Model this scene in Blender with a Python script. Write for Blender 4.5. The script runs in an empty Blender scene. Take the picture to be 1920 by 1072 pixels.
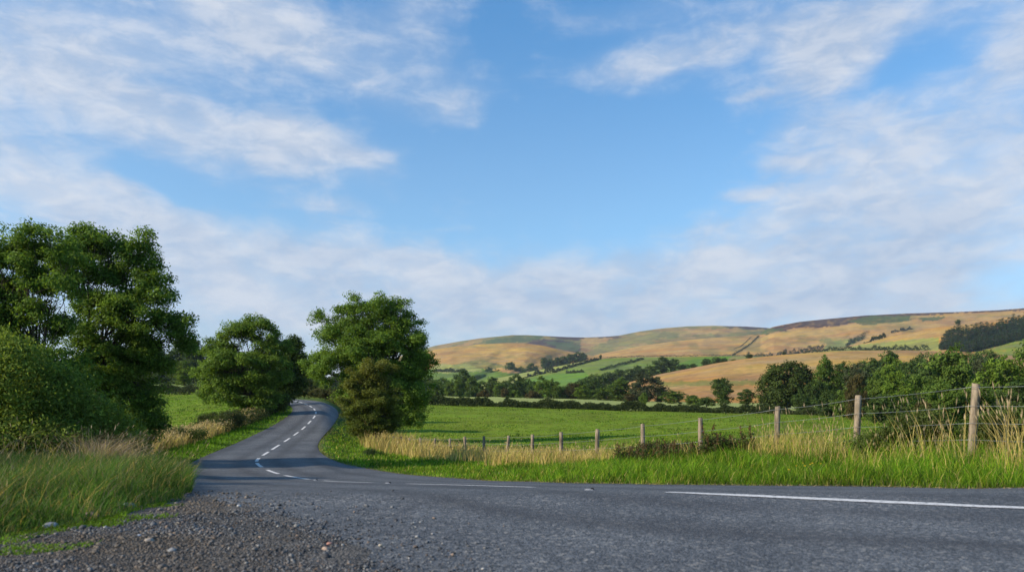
import bpy, math, random
import numpy as np
R = math.radians
rng = np.random.default_rng(7)
random.seed(7)
S = bpy.context.scene
COL = S.collection
F = 1493.0            # focal length in photo pixels (photo 1920 wide)
HY = 750.0            # horizon row
EYE = 1.0             # camera height

# ------------------------------------------------------------------ camera
cam = bpy.data.cameras.new('camera')
cam.sensor_width = 36.0
cam.lens = 36.0 * F / 1920.0
cam.shift_y = (HY - 536.0) / 1920.0
cam.clip_start = 0.1
cam.clip_end = 40000
cam.dof.use_dof = True
cam.dof.focus_distance = 34.0
cam.dof.aperture_fstop = 2.2
camo = bpy.data.objects.new('camera', cam)
COL.objects.link(camo)
camo.location = (0, 0, EYE)
camo.rotation_euler = (R(90), 0, 0)
S.camera = camo

# ------------------------------------------------------------------ light and exposure
SUN_EL, SUN_AZ = R(27), R(-112)        # azimuth measured from +Y towards +X
S.view_settings.view_transform = 'Standard'
S.view_settings.look = 'None'
S.view_settings.gamma = 1
S.view_settings.exposure = 0.60
sl = bpy.data.lights.new('sun', 'SUN')
sl.energy = 4.4
sl.angle = R(0.6)
sl.color = (1.0, 0.86, 0.68)
sun = bpy.data.objects.new('sun', sl)
COL.objects.link(sun)
from mathutils import Vector
sd = Vector((math.sin(SUN_AZ) * math.cos(SUN_EL), math.cos(SUN_AZ) * math.cos(SUN_EL), math.sin(SUN_EL)))
sun.rotation_euler = sd.to_track_quat('Z', 'Y').to_euler()
sun.location = (-60, -10, 60)

# ------------------------------------------------------------------ node helper
class NT:
    def __init__(s, tree):
        s.t = tree; s.n = tree.nodes; s.l = tree.links
    def node(s, typ, ins=None, **kw):
        n = s.n.new(typ)
        for k, v in kw.items(): setattr(n, k, v)
        for k, v in (ins or {}).items():
            sock = n.inputs[k]
            if isinstance(v, bpy.types.NodeSocket): s.l.new(v, sock)
            else: sock.default_value = v
        return n
    def m(s, op, a, b=0.0, c=0.0, clamp=False):
        n = s.n.new('ShaderNodeMath'); n.operation = op; n.use_clamp = clamp
        for i, v in enumerate((a, b, c)):
            if isinstance(v, bpy.types.NodeSocket): s.l.new(v, n.inputs[i])
            else: n.inputs[i].default_value = v
        return n.outputs[0]
    def vm(s, op, a, b=(0, 0, 0)):
        n = s.n.new('ShaderNodeVectorMath'); n.operation = op
        for i, v in enumerate((a, b)):
            if isinstance(v, bpy.types.NodeSocket): s.l.new(v, n.inputs[i])
            else: n.inputs[i].default_value = v
        return n.outputs['Value'] if op in ('LENGTH', 'DISTANCE', 'DOT_PRODUCT') else n.outputs[0]
    def mix(s, f, a, b, typ='MIX'):
        n = s.n.new('ShaderNodeMix'); n.data_type = 'RGBA'; n.blend_type = typ
        for i, v in ((0, f), (6, a), (7, b)):
            if isinstance(v, bpy.types.NodeSocket): s.l.new(v, n.inputs[i])
            elif i == 0: n.inputs[0].default_value = v
            else: n.inputs[i].default_value = tuple(v) + ((1,) if len(v) == 3 else ())
        return n.outputs[2]
    def rng(s, v, a, b, c=0.0, d=1.0, smooth=True):
        n = s.n.new('ShaderNodeMapRange')
        n.interpolation_type = 'SMOOTHSTEP' if smooth else 'LINEAR'
        s.l.new(v, n.inputs[0])
        for i, x in zip((1, 2, 3, 4), (a, b, c, d)): n.inputs[i].default_value = x
        return n.outputs[0]
    def noise(s, vec, scale, detail=4, rough=0.55, dist=0.0):
        n = s.node('ShaderNodeTexNoise', {'Vector': vec, 'Scale': scale, 'Detail': detail, 'Roughness': rough, 'Distortion': dist})
        return n.outputs[0]

# ------------------------------------------------------------------ world: physical sky with a thin layer of cloud
W = bpy.data.worlds.new('World'); S.world = W; W.use_nodes = True
w = NT(W.node_tree); w.n.clear()
sky = w.node('ShaderNodeTexSky', sky_type='NISHITA', sun_disc=False, sun_elevation=SUN_EL, sun_rotation=SUN_AZ,
             altitude=100.0, air_density=1.0, dust_density=0.6, ozone_density=2.2)
tc = w.node('ShaderNodeTexCoord')
gen = w.vm('NORMALIZE', tc.outputs['Generated'])
sx = w.node('ShaderNodeSeparateXYZ', {0: gen})
X, Y, Z = sx.outputs
az = w.m('ARCTAN2', X, Y)
el = w.m('ARCSINE', Z)
ae = w.node('ShaderNodeCombineXYZ', {0: az, 1: el, 2: 0.0}).outputs[0]
def px_ae(px, py):
    a = math.atan((px - 960) / F)
    return a, math.atan((HY - py) / F * math.cos(a))
den = w.m('ADD', w.m('MAXIMUM', Z, 0.0), 0.16)
plane = w.node('ShaderNodeCombineXYZ', {0: w.m('DIVIDE', X, den), 1: w.m('DIVIDE', Y, den), 2: 0.0}).outputs[0]
warp = w.node('ShaderNodeTexNoise', {'Vector': ae, 'Scale': 5.0, 'Detail': 3.0}).outputs['Color']
ae_w = w.vm('ADD', ae, w.vm('MULTIPLY', w.vm('SUBTRACT', warp, (0.5, 0.5, 0.5)), (0.16, 0.10, 0.0)))
# banks of cloud: direction, half extents (photo pixels), tilt in degrees, weight
banks = [(330, 30, 330, 130, -12, .55), (400, 60, 170, 70, -20, .3), (690, 110, 250, 90, 16, .55), (60, 140, 220, 140, 0, .42), (300, 230, 400, 80, 10, .62),
         (560, 280, 190, 60, 6, .35), (640, 305, 80, 22, -4, .3), (60, 350, 200, 80, 18, .6), (500, 460, 330, 65, 8, .55), (300, 440, 320, 60, 10, .45), (870, 190, 110, 36, -14, .35), (620, 400, 90, 16, 4, .3),
         (960, 560, 900, 80, 2, .95), (300, 560, 500, 80, 0, .40), (1500, 505, 560, 110, -9, .75), (1800, 340, 400, 130, -22, .75), (1600, 340, 170, 60, -20, .35),
         (1230, 100, 230, 34, -8, .50), (1190, 130, 110, 30, -12, .25), (1420, 90, 300, 100, -8, .30), (1660, 230, 360, 150, -24, .18), (1580, 60, 90, 130, 74, .55), (1700, 50, 240, 70, 0, .30), (1890, 95, 90, 50, -30, .40), (1560, 235, 170, 50, -14, .45),
         (1180, 20, 260, 40, 0, .35), (1385, 378, 70, 12, -10, .45), (1480, 300, 90, 20, -5, .25), (1400, 168, 60, 12, -8, .3), (800, 30, 120, 40, 0, .3),
         (940, 80, 60, 60, 0, -.25), (1700, 140, 80, 40, -20, -.3), (1080, 300, 300, 120, 0, -.4), (330, 365, 160, 18, 6, -.35), (200, 130, 200, 24, 10, -.25), (420, 330, 0.1, 0.1, 0, 0)]
mask = None
for bx, by, hx, hy, tl, wt in banks[:-1]:
    a, e = px_ae(bx, by)
    mp = w.node('ShaderNodeMapping', {'Vector': ae_w, 'Location': (a, e, 0), 'Rotation': (0, 0, R(-tl)), 'Scale': (hx / F, hy / F, 1)}, vector_type='TEXTURE')
    ln = w.vm('LENGTH', mp.outputs[0])
    v = w.rng(ln, 0.2, 1.4, wt, 0.0)
    mask = v if mask is None else w.m('ADD', mask, v)
mask = w.m('MINIMUM', mask, 1.05)
# streaks lie along the wind, which blows roughly away from the road
pl_r = w.node('ShaderNodeMapping', {'Vector': plane, 'Rotation': (0, 0, R(14)), 'Scale': (2.2, 0.75, 1)}).outputs[0]
n1 = w.noise(pl_r, 1.5, 10, 0.60, 0.35)
pl_q = w.node('ShaderNodeMapping', {'Vector': ae, 'Rotation': (0, 0, R(8)), 'Scale': (1.0, 2.5, 1)}).outputs[0]
n2 = w.noise(pl_q, 5.0, 10, 0.62, 0.35)
n3 = w.noise(pl_q, 17.0, 8, 0.62, 0.35)
puff = w.noise(ae_w, 38.0, 6, 0.58, 0.3)
nn = w.m('ADD', w.m('ADD', w.m('MULTIPLY', n1, 0.36), w.m('MULTIPLY', n2, 0.30)), w.m('ADD', w.m('MULTIPLY', n3, 0.28), w.m('MULTIPLY', puff, 0.10)))
dn = w.m('ADD', w.m('MULTIPLY', w.m('SUBTRACT', nn, 0.5), 4.2), w.m('MULTIPLY', mask, 1.0))
veil = w.m('MAXIMUM', w.rng(mask, .0, 1.0, 0.0, .36), w.rng(el, .02, .16, .80, .0))
cover = w.m('SUBTRACT', 1.0, w.m('MULTIPLY', w.m('SUBTRACT', 1.0, w.rng(dn, 0.10, 1.35, 0.0, 1.0)), w.m('SUBTRACT', 1.0, veil)))
# outside the photographed part of the sky: scattered cloud of the same kind
cshade = w.m('ADD', w.m('MULTIPLY', w.rng(w.noise(pl_q, 7.0, 7, 0.6, 0.3), 0.38, 0.62), .5), w.m('MULTIPLY', w.rng(n3, .40, .62), .5))
ccol = w.mix(cshade, (3.7, 4.45, 5.7), (5.9, 6.15, 6.65))
skyc = w.mix(1.0, sky.outputs[0], w.mix(w.rng(el, .22, .52), w.mix(w.rng(el, .02, .22), (1.0, 1.12, 1.35), (1.00, 1.38, 1.54)), (.58, 1.30, 1.66)), 'MULTIPLY')
skyf = w.mix(w.m('MULTIPLY', cover, 0.92), skyc, ccol)
bg = w.node('ShaderNodeBackground', {0: skyf, 1: 0.085})
w.l.new(bg.outputs[0], w.node('ShaderNodeOutputWorld').inputs[0])

# ------------------------------------------------------------------ object helpers
def tag(o, label=None, cat=None, group=None, kind=None):
    if label: o['label'] = label
    if cat: o['category'] = cat
    if group: o['group'] = group
    if kind: o['kind'] = kind
    return o
def empty(name, loc, label, cat, group=None, rz=0.0):
    o = bpy.data.objects.new(name, None); COL.objects.link(o)
    o.location = loc; o.rotation_euler.z = rz; o.empty_display_size = .2
    return tag(o, label, cat, group)
def mesh_obj(name, V, faces, mat, parent=None, tint=None, smooth=False, uv=None):
    """faces: list of integer arrays (n,k), any k"""
    V = np.asarray(V, dtype=np.float32)
    faces = [np.asarray(f, dtype=np.int32) for f in faces if len(f)]
    me = bpy.data.meshes.new(name)
    me.vertices.add(len(V)); me.vertices.foreach_set('co', V.ravel())
    loops = np.concatenate([f.ravel() for f in faces])
    tot = np.concatenate([np.full(len(f), f.shape[1], dtype=np.int32) for f in faces])
    start = np.concatenate(([0], np.cumsum(tot)[:-1])).astype(np.int32)
    me.loops.add(len(loops)); me.loops.foreach_set('vertex_index', loops)
    me.polygons.add(len(tot)); me.polygons.foreach_set('loop_start', start); me.polygons.foreach_set('loop_total', tot)
    me.update(calc_edges=True); me.validate()
    if smooth: me.polygons.foreach_set('use_smooth', np.ones(len(me.polygons), dtype=bool))
    if tint is not None:
        t = np.ones((len(V), 4), dtype=np.float32); t[:, :3] = tint
        ca = me.color_attributes.new('tint', 'FLOAT_COLOR', 'POINT'); ca.data.foreach_set('color', t.ravel())
    if mat: me.materials.append(mat)
    o = bpy.data.objects.new(name, me); COL.objects.link(o)
    if parent is not None: o.parent = parent
    return o
def copy_tree(root, loc, rz=0.0, sc=(1, 1, 1), label=None, group=None, cat=None):
    r = root.copy(); COL.objects.link(r)
    r.location = loc; r.rotation_euler.z = rz; r.scale = sc
    if label: r['label'] = label
    if group: r['group'] = group
    if cat: r['category'] = cat
    for ch in root.children:
        c = ch.copy(); COL.objects.link(c); c.parent = r
    return r
class Soup:
    def __init__(s): s.V = []; s.F = {}; s.T = []; s.n = 0
    def add(s, V, fs, tint=None):
        V = np.asarray(V, dtype=np.float32)
        for f in fs:
            f = np.asarray(f, dtype=np.int32)
            if len(f): s.F.setdefault(f.shape[1], []).append(f + s.n)
        s.V.append(V); s.n += len(V)
        s.T.append(np.broadcast_to(np.asarray(tint if tint is not None else (1, 1, 1), dtype=np.float32), (len(V), 3)))
    def build(s, name, mat, parent=None, smooth=False):
        return mesh_obj(name, np.concatenate(s.V), [np.concatenate(v) for v in s.F.values()], mat, parent, np.concatenate(s.T), smooth)
def tube(pts, rad, k=7):
    pts = np.asarray(pts, float); rad = np.asarray(rad, float); n = len(pts)
    T = np.gradient(pts, axis=0); T /= np.linalg.norm(T, axis=1)[:, None] + 1e-9
    ref = np.array([0.0, 1.0, 0.1]) if abs(T[0][1]) < .8 else np.array([1.0, 0, 0.1])
    A = np.cross(T, ref); A /= np.linalg.norm(A, axis=1)[:, None] + 1e-9
    B = np.cross(T, A)
    th = np.arange(k) / k * 2 * np.pi
    V = (pts[:, None, :] + rad[:, None, None] * (np.cos(th)[None, :, None] * A[:, None, :] + np.sin(th)[None, :, None] * B[:, None, :])).reshape(-1, 3)
    i = np.arange(n - 1)[:, None] * k; j = np.arange(k)[None, :]; j2 = (j + 1) % k
    q = np.stack([i + j, i + j2, i + k + j2, i + k + j], -1).reshape(-1, 4)
    return V, [q, [list(range(k))[::-1]], [list(range((n - 1) * k, n * k))]]
def at(px, py, d):
    return np.array([(px - 960) / F * d, d, EYE - (py - HY) / F * d])

# ------------------------------------------------------------------ lay of the land (row of the photo at each distance, by column)
DS = [7.3, 8.5, 10.5, 13.3, 18.6, 24, 30, 36, 42, 50, 58, 75, 100, 150, 250, 400, 800, 9000]
LAND = {
 -1500: [954.5, 925.6, 908, 896, 882, 870, 858, 846, 834, 822, 812, 790, 765, 740, 722, 716, 712, 735],
     0: [954.5, 925.6, 910, 898, 884, 872, 860, 848, 836, 824, 812, 790, 765, 740, 722, 716, 712, 735],
   300: [954.5, 925.6, 914, 906, 897, 886, 869, 853, 838, 824, 812, 790, 765, 740, 722, 716, 712, 735],
   450: [954.5, 925.6, 915, 908, 902, 892, 872, 856, 840, 822, 806, 778, 756, 738, 722, 716, 712, 735],
   600: [954.5, 925.6, 915, 908, 902, 892, 872, 856, 840, 820, 803, 772, 750, 741, 732, 726, 722, 740],
   660: [954.5, 925.6, 915, 908, 902, 892, 878, 864, 852, 837, 822, 796, 770, 752, 742, 738, 735, 745],
   760: [954.5, 925.6, 915, 908, 902, 893, 880, 867, 858, 846, 833, 810, 786, 757, 743, 741, 740, 748],
   900: [954.5, 925.6, 915, 908, 902, 891, 876, 864, 855, 845, 834, 814, 788, 761, 745, 743, 742, 748],
  1050: [954.5, 925.6, 915, 908, 897, 882, 868, 860, 852, 842, 832, 813, 790, 766, 749, 746, 744, 748],
  1200: [954.5, 925.6, 915, 906, 888, 866, 857, 850, 843, 835, 826, 809, 789, 771, 756, 750, 747, 749],
  1400: [954.5, 925.6, 915, 903, 862, 850, 844, 838, 832, 826, 818, 805, 790, 775, 760, 752, 748, 750],
  1600: [954.5, 925.6, 915, 893, 856, 846, 840, 834, 828, 822, 816, 804, 791, 779, 763, 754, 750, 750],
  1820: [954.5, 925.6, 915, 872, 856, 846, 838, 832, 826, 820, 814, 803, 792, 780, 765, 755, 750, 750],
  2200: [954.5, 925.6, 892, 866, 854, 845, 838, 832, 826, 820, 814, 803, 792, 780, 765, 755, 750, 750]}
def pchip(x, y, xi):
    x = np.asarray(x, float); y = np.asarray(y, float); h = np.diff(x); dl = np.diff(y) / h
    m = np.zeros_like(y)
    for i in range(1, len(x) - 1):
        if dl[i - 1] * dl[i] > 0:
            w1, w2 = 2 * h[i] + h[i - 1], h[i] + 2 * h[i - 1]
            m[i] = (w1 + w2) / (w1 / dl[i - 1] + w2 / dl[i])
    m[0], m[-1] = dl[0], dl[-1]
    k = np.clip(np.searchsorted(x, xi) - 1, 0, len(x) - 2); t = (xi - x[k]) / h[k]
    return ((1 + 2 * t) * (1 - t) ** 2 * y[k] + t * (1 - t) ** 2 * h[k] * m[k] + t * t * (3 - 2 * t) * y[k + 1] + t * t * (t - 1) * h[k] * m[k + 1])
CX = np.array(sorted(LAND)); LD = np.linspace(math.log(7.3), math.log(9000), 900)
TAB = np.array([pchip(np.log(DS), LAND[c], LD) for c in CX])
def row_at(px, d):
    px = np.clip(np.asarray(px, float), CX[0], CX[-1]); ld = np.clip(np.log(np.maximum(d, 7.3)), LD[0], LD[-1])
    c = np.clip(np.searchsorted(CX, px) - 1, 0, len(CX) - 2); t = (px - CX[c]) / (CX[c + 1] - CX[c]); t = t * t * (3 - 2 * t)
    fi = (ld - LD[0]) / (LD[1] - LD[0]); k = np.clip(fi.astype(int), 0, len(LD) - 2); s = fi - k
    a = TAB[c, k] * (1 - s) + TAB[c, k + 1] * s; b = TAB[c + 1, k] * (1 - s) + TAB[c + 1, k + 1] * s
    return a * (1 - t) + b * t
def G(x, y):
    x = np.asarray(x, float); y = np.asarray(y, float); yy = np.maximum(y, 7.3)
    z = EYE - (row_at(960 + x / yy * F, yy) - HY) / F * yy
    return np.where(y < 7.3, 0.0 * z, z)
def hit(px, py):
    """where the sight line through a photo pixel meets the ground"""
    d = np.geomspace(2.0, 2000, 6000); x = (px - 960) / F * d
    s = (EYE - (py - HY) / F * d) - G(x, d)
    k = np.argmax(s < 0)
    if s[k] >= 0: k = len(d) - 1
    if k > 0:
        t = s[k - 1] / (s[k - 1] - s[k] + 1e-12); dd = d[k - 1] + (d[k] - d[k - 1]) * t
    else: dd = d[0]
    return np.array([(px - 960) / F * dd, dd])
def g3(x, y, dz=0.0): return np.array([x, y, float(G(x, y)) + dz])
def resample(P, n):
    P = np.asarray(P, float); s = np.concatenate(([0], np.cumsum(np.linalg.norm(np.diff(P, axis=0), axis=1))))
    q = np.linspace(0, s[-1], n); out = np.stack([np.interp(q, s, P[:, i]) for i in range(P.shape[1])], 1); return out
def smooth_line(P, it=3):
    P = np.asarray(P, float)
    for _ in range(it):
        Q = [P[0]]
        for a, b in zip(P[:-1], P[1:]): Q += [.75 * a + .25 * b, .25 * a + .75 * b]
        P = np.array(Q + [P[-1]])
    return P
def dist_poly(P, L):
    P = np.asarray(P, float); best = np.full(len(P), 1e9)
    for a, b in zip(L[:-1], L[1:]):
        ab = b - a; t = np.clip(((P - a) @ ab) / (ab @ ab + 1e-12), 0, 1)
        best = np.minimum(best, np.hypot(*(P - a - t[:, None] * ab).T))
    return best
def inside(P, poly):
    P = np.asarray(P, float); c = np.zeros(len(P), bool); n = len(poly)
    for i in range(n):
        x1, y1 = poly[i]; x2, y2 = poly[(i + 1) % n]
        if y1 == y2: continue
        k = ((y1 > P[:, 1]) != (y2 > P[:, 1])) & (P[:, 0] < (x2 - x1) * (P[:, 1] - y1) / (y2 - y1) + x1)
        c ^= k
    return c
def vnoise(P, scale, seed=0):
    """smooth value noise on points (n,2)"""
    r = np.random.default_rng(seed).random((64, 64)); q = np.asarray(P) / scale; i = np.floor(q).astype(int); f = q - i; f = f * f * (3 - 2 * f)
    a = r[i[:, 0] % 64, i[:, 1] % 64]; b = r[(i[:, 0] + 1) % 64, i[:, 1] % 64]; c = r[i[:, 0] % 64, (i[:, 1] + 1) % 64]; d = r[(i[:, 0] + 1) % 64, (i[:, 1] + 1) % 64]
    return (a * (1 - f[:, 0]) + b * f[:, 0]) * (1 - f[:, 1]) + (c * (1 - f[:, 0]) + d * f[:, 0]) * f[:, 1]

# ------------------------------------------------------------------ road outline on the ground
right_px = [(1920, 917), (1700, 914), (1500, 912), (1300, 910), (1150, 908), (1000, 904.5), (900, 900), (800, 893), (720, 884), (660, 873), (622, 862), (602, 850),
            (594, 838), (600, 824), (617, 806), (630, 789), (636, 777), (630, 765), (610, 756), (580, 750), (545, 747)]
left_px = [(366, 936), (352, 918), (346, 900), (344, 884), (352, 871), (372, 860), (400, 848), (440, 832), (480, 813), (515, 796), (538, 782), (550, 770), (546, 761), (530, 755)]
Rr = [np.array(p) for p in ((40.0, -1.0), (18.0, 6.6), (11.0, 9.2))] + [hit(*p) for p in right_px] + [np.array((-35.8, 125.0)), np.array((-45.5, 158.0))]
Ll = [np.array(p) for p in ((36.0, -12.0), (14.0, -6.0), (4.0, -5.0), (-4.0, -4.0), (-7.0, 1.0), (-5.2, 5.0))] + [hit(*p) for p in left_px] + [np.array((-41.0, 124.0)), np.array((-51.0, 158.0))]
Rr = smooth_line(Rr, 2); Ll = smooth_line(Ll, 2)
ROAD = np.concatenate([Rr, Ll[::-1]])

# ------------------------------------------------------------------ materials
def new_mat(name):
    m = bpy.data.materials.new(name); m.use_nodes = True; t = NT(m.node_tree); t.n.clear()
    out = t.node('ShaderNodeOutputMaterial'); return m, t, out
def leaf_mat(name, trans=0.35, rough=0.55, spec=0.25, amp=0.25, scale=3.0):
    m, t, out = new_mat(name)
    a = t.node('ShaderNodeAttribute', attribute_name='tint').outputs['Color']
    geo = t.node('ShaderNodeNewGeometry')
    n = t.noise(geo.outputs['Position'], scale, 3, .6)
    v = t.rng(n, .3, .7, 1 - amp, 1 + amp)
    hs = t.node('ShaderNodeHueSaturation', {'Hue': 0.5, 'Saturation': 1.0, 'Value': v, 'Color': a})
    p = t.node('ShaderNodeBsdfPrincipled', {'Base Color': hs.outputs[0], 'Roughness': rough, 'Specular IOR Level': spec})
    tr = t.node('ShaderNodeBsdfTranslucent', {'Color': t.mix(1.0, hs.outputs[0], (1.25, 1.2, .6), 'MULTIPLY')})
    mx = t.node('ShaderNodeMixShader', {0: trans, 1: p.outputs[0], 2: tr.outputs[0]})
    t.l.new(mx.outputs[0], out.inputs[0]); return m
def bark_mat(name, c1, c2, scale=8.0):
    m, t, out = new_mat(name)
    g = t.node('ShaderNodeNewGeometry')
    mp = t.node('ShaderNodeMapping', {'Vector': g.outputs['Position'], 'Scale': (1, 1, .18)}).outputs[0]
    n = t.noise(mp, scale, 6, .65)
    c = t.mix(t.rng(n, .3, .7), c1, c2)
    b = t.node('ShaderNodeBump', {'Strength': .7, 'Distance': .02, 'Height': n})
    p = t.node('ShaderNodeBsdfPrincipled', {'Base Color': c, 'Roughness': .9, 'Specular IOR Level': .15, 'Normal': b.outputs[0]})
    t.l.new(p.outputs[0], out.inputs[0]); return m
M_LEAF = leaf_mat('leaf', .45, .6, .12)
M_FAR = leaf_mat('far_leaf', .32, .8, .05, .2, .15)
M_GRASS = leaf_mat('grass_blade', .45, .6, .10, .3, 1.2)
M_DRY = leaf_mat('dry_blade', .30, .7, .1, .22, 1.5)
M_BARK = bark_mat('bark', (.035, .028, .022), (.10, .085, .065))
M_POST = bark_mat('weathered_post', (.10, .078, .054), (.31, .245, .17), 14.0)

def ground_mat():
    m, t, out = new_mat('ground_soil_and_turf')
    a = t.node('ShaderNodeAttribute', attribute_name='tint').outputs['Color']
    g = t.node('ShaderNodeNewGeometry').outputs['Position']
    n0 = t.noise(g, .12, 4, .6); n1 = t.noise(g, 1.1, 5, .62); n2 = t.noise(g, 9.0, 4, .6)
    st = t.node('ShaderNodeMapping', {'Vector': g, 'Scale': (.6, .22, 1)}).outputs[0]
    n3 = t.noise(st, 1.6, 5, .65)
    v = t.m('ADD', t.m('ADD', t.rng(n0, .3, .7, .85, 1.12), t.rng(n1, .3, .7, -.18, .18)), t.m('ADD', t.rng(n2, .3, .7, -.14, .14), t.rng(n3, .52, .68, 0.0, -.42)))
    hs = t.node('ShaderNodeHueSaturation', {'Hue': t.rng(n0, .35, .65, .492, .508), 'Saturation': 1.0, 'Value': v, 'Color': a})
    b = t.node('ShaderNodeBump', {'Strength': .8, 'Distance': .10, 'Height': t.m('ADD', n1, t.m('MULTIPLY', n2, .4))})
    p = t.node('ShaderNodeBsdfPrincipled', {'Base Color': hs.outputs[0], 'Roughness': .95, 'Specular IOR Level': .05, 'Normal': b.outputs[0]})
    t.l.new(p.outputs[0], out.inputs[0]); return m
M_GROUND = ground_mat()
def asphalt_mat():
    m, t, out = new_mat('asphalt')
    g = t.node('ShaderNodeNewGeometry').outputs['Position']
    tr = t.node('ShaderNodeAttribute', attribute_name='tint').outputs['Color']      # r: wear along the wheel tracks
    sp = t.node('ShaderNodeSeparateColor', {0: tr})
    vo = t.node('ShaderNodeTexVoronoi', {'Vector': g, 'Scale': 72.0, 'Randomness': 1.0})
    vr = t.node('ShaderNodeSeparateColor', {0: vo.outputs['Color']}).outputs[0]
    vo2 = t.node('ShaderNodeTexVoronoi', {'Vector': g, 'Scale': 34.0})
    vr2 = t.node('ShaderNodeSeparateColor', {0: vo2.outputs['Color']}).outputs[1]
    n0 = t.noise(g, .5, 4, .6); n1 = t.noise(g, 5.0, 5, .6); n2 = t.noise(g, 30.0, 4, .7)
    base = t.mix(t.rng(n1, .3, .7), (.034, .036, .039), (.060, .063, .067))
    chips = t.mix(t.rng(vr, .35, 1.0, 0, .8, False), base, (.205, .212, .222))
    chips = t.mix(t.rng(vr2, .86, .97, 0, .6, False), chips, (.32, .30, .27))
    chips = t.mix(t.rng(n2, .56, .75, 0, .62), chips, (.022, .022, .026))
    big = t.mix(t.rng(n0, .3, .7, 0, 1), (.74, .74, .75), (1.16, 1.16, 1.15))
    c = t.mix(1.0, chips, big, 'MULTIPLY')
    c = t.mix(t.m('MULTIPLY', sp.outputs[0], .62), c, (.034, .031, .031))
    st_ = t.noise(g, 1.3, 6, .7, 1.5)
    c = t.mix(t.rng(st_, .60, .68, 0, .40), c, (.035, .034, .035))
    c = t.mix(t.rng(t.noise(g, .9, 5, .65, .6), .60, .72, 0, .30), c, (.17, .155, .13))
    h = t.m('ADD', t.m('MULTIPLY', vo.outputs['Distance'], -.9), t.m('MULTIPLY', n2, 1.0))
    b = t.node('ShaderNodeBump', {'Strength': .85, 'Distance': .010, 'Height': h})
    p = t.node('ShaderNodeBsdfPrincipled', {'Base Color': c, 'Roughness': .72, 'Specular IOR Level': .35, 'Normal': b.outputs[0]})
    t.l.new(p.outputs[0], out.inputs[0]); return m
M_ROAD = asphalt_mat()
def paint_mat():
    m, t, out = new_mat('road_paint')
    g = t.node('ShaderNodeNewGeometry').outputs['Position']
    n = t.noise(g, 22.0, 5, .7); n1 = t.noise(g, 2.0, 3, .6)
    c = t.mix(t.rng(n, .50, .64, 0, .85), (.64, .62, .60), (.20, .20, .20))
    c = t.mix(t.rng(n1, .35, .7, 0, .25), c, (.45, .44, .41))
    p = t.node('ShaderNodeBsdfPrincipled', {'Base Color': c, 'Roughness': .7, 'Specular IOR Level': .3})
    t.l.new(p.outputs[0], out.inputs[0]); return m
M_PAINT = paint_mat()
def tint_mat(name, rough=.85, spec=.2, amp=.25, scale=20.0, bump=.3):
    m, t, out = new_mat(name)
    a = t.node('ShaderNodeAttribute', attribute_name='tint').outputs['Color']
    g = t.node('ShaderNodeNewGeometry').outputs['Position']
    n = t.noise(g, scale, 5, .65)
    hs = t.node('ShaderNodeHueSaturation', {'Hue': .5, 'Saturation': 1.0, 'Value': t.rng(n, .3, .7, 1 - amp, 1 + amp), 'Color': a})
    b = t.node('ShaderNodeBump', {'Strength': bump, 'Distance': .01, 'Height': n})
    p = t.node('ShaderNodeBsdfPrincipled', {'Base Color': hs.outputs[0], 'Roughness': rough, 'Specular IOR Level': spec, 'Normal': b.outputs[0]})
    t.l.new(p.outputs[0], out.inputs[0]); return m
M_STONE = tint_mat('stone', .8, .3, .3, 60.0, .5)
def hill_mat():
    m, t, out = new_mat('hill_pasture')
    a = t.node('ShaderNodeAttribute', attribute_name='tint').outputs['Color']
    g = t.node('ShaderNodeNewGeometry').outputs['Position']
    n0 = t.noise(g, .006, 7, .62, .5); n1 = t.noise(g, .05, 5, .65)
    st = t.node('ShaderNodeMapping', {'Vector': g, 'Rotation': (0, 0, R(12)), 'Scale': (.25, 1.0, 2.2)}).outputs[0]
    n2 = t.noise(st, .03, 6, .65, .6)
    n5 = t.noise(g, .22, 4, .7)
    v = t.m('ADD', t.m('ADD', t.rng(n1, .3, .7, .88, 1.12), t.rng(n5, .3, .7, -.14, .14)), t.m('ADD', t.rng(n2, .3, .7, -.16, .16), t.rng(n0, .35, .65, -.10, .10)))
    hs = t.node('ShaderNodeHueSaturation', {'Hue': t.rng(n0, .35, .65, .490, .512), 'Saturation': t.rng(n2, .3, .7, .85, 1.1), 'Value': v, 'Color': a})
    b = t.node('ShaderNodeBump', {'Strength': .7, 'Distance': 3.0, 'Height': t.m('ADD', n2, t.m('MULTIPLY', n1, .3))})
    p = t.node('ShaderNodeBsdfPrincipled', {'Base Color': hs.outputs[0], 'Roughness': 1.0, 'Specular IOR Level': .0, 'Normal': b.outputs[0]})
    t.l.new(p.outputs[0], out.inputs[0]); return m
M_HILL = hill_mat()

# ------------------------------------------------------------------ ground sheet
FENCE = [(2330, 714, 8.9), (2085, 706, 11.0), (1820, 718, 13.0), (1605, 742, 16.7), (1456, 762, 18.9), (1314, 782, 21.4), (1206, 794, 23.8), (1119, 804, 26.6), (1053, 810, 29.2),
         (998, 815, 31.8), (950, 816, 34.2), (908, 817, 36.6), (873, 818, 39.2), (843, 821, 41.6), (814, 821, 44.2), (789, 820, 46.6), (769, 820, 48.9), (752, 818, 51.2),
         (738, 817, 53.4), (723, 815, 55.5), (710, 813, 57.3), (698, 811, 59.2), (686, 808, 61.2), (674, 803, 63.5)]
FL = np.array([((p - 960) / F * d, d) for p, _, d in FENCE])
fpx = np.array([p for p, _, _ in FENCE][::-1]); fdd = np.array([d for _, _, d in FENCE][::-1])
def fence_d(px): return np.interp(px, fpx, fdd)

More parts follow.
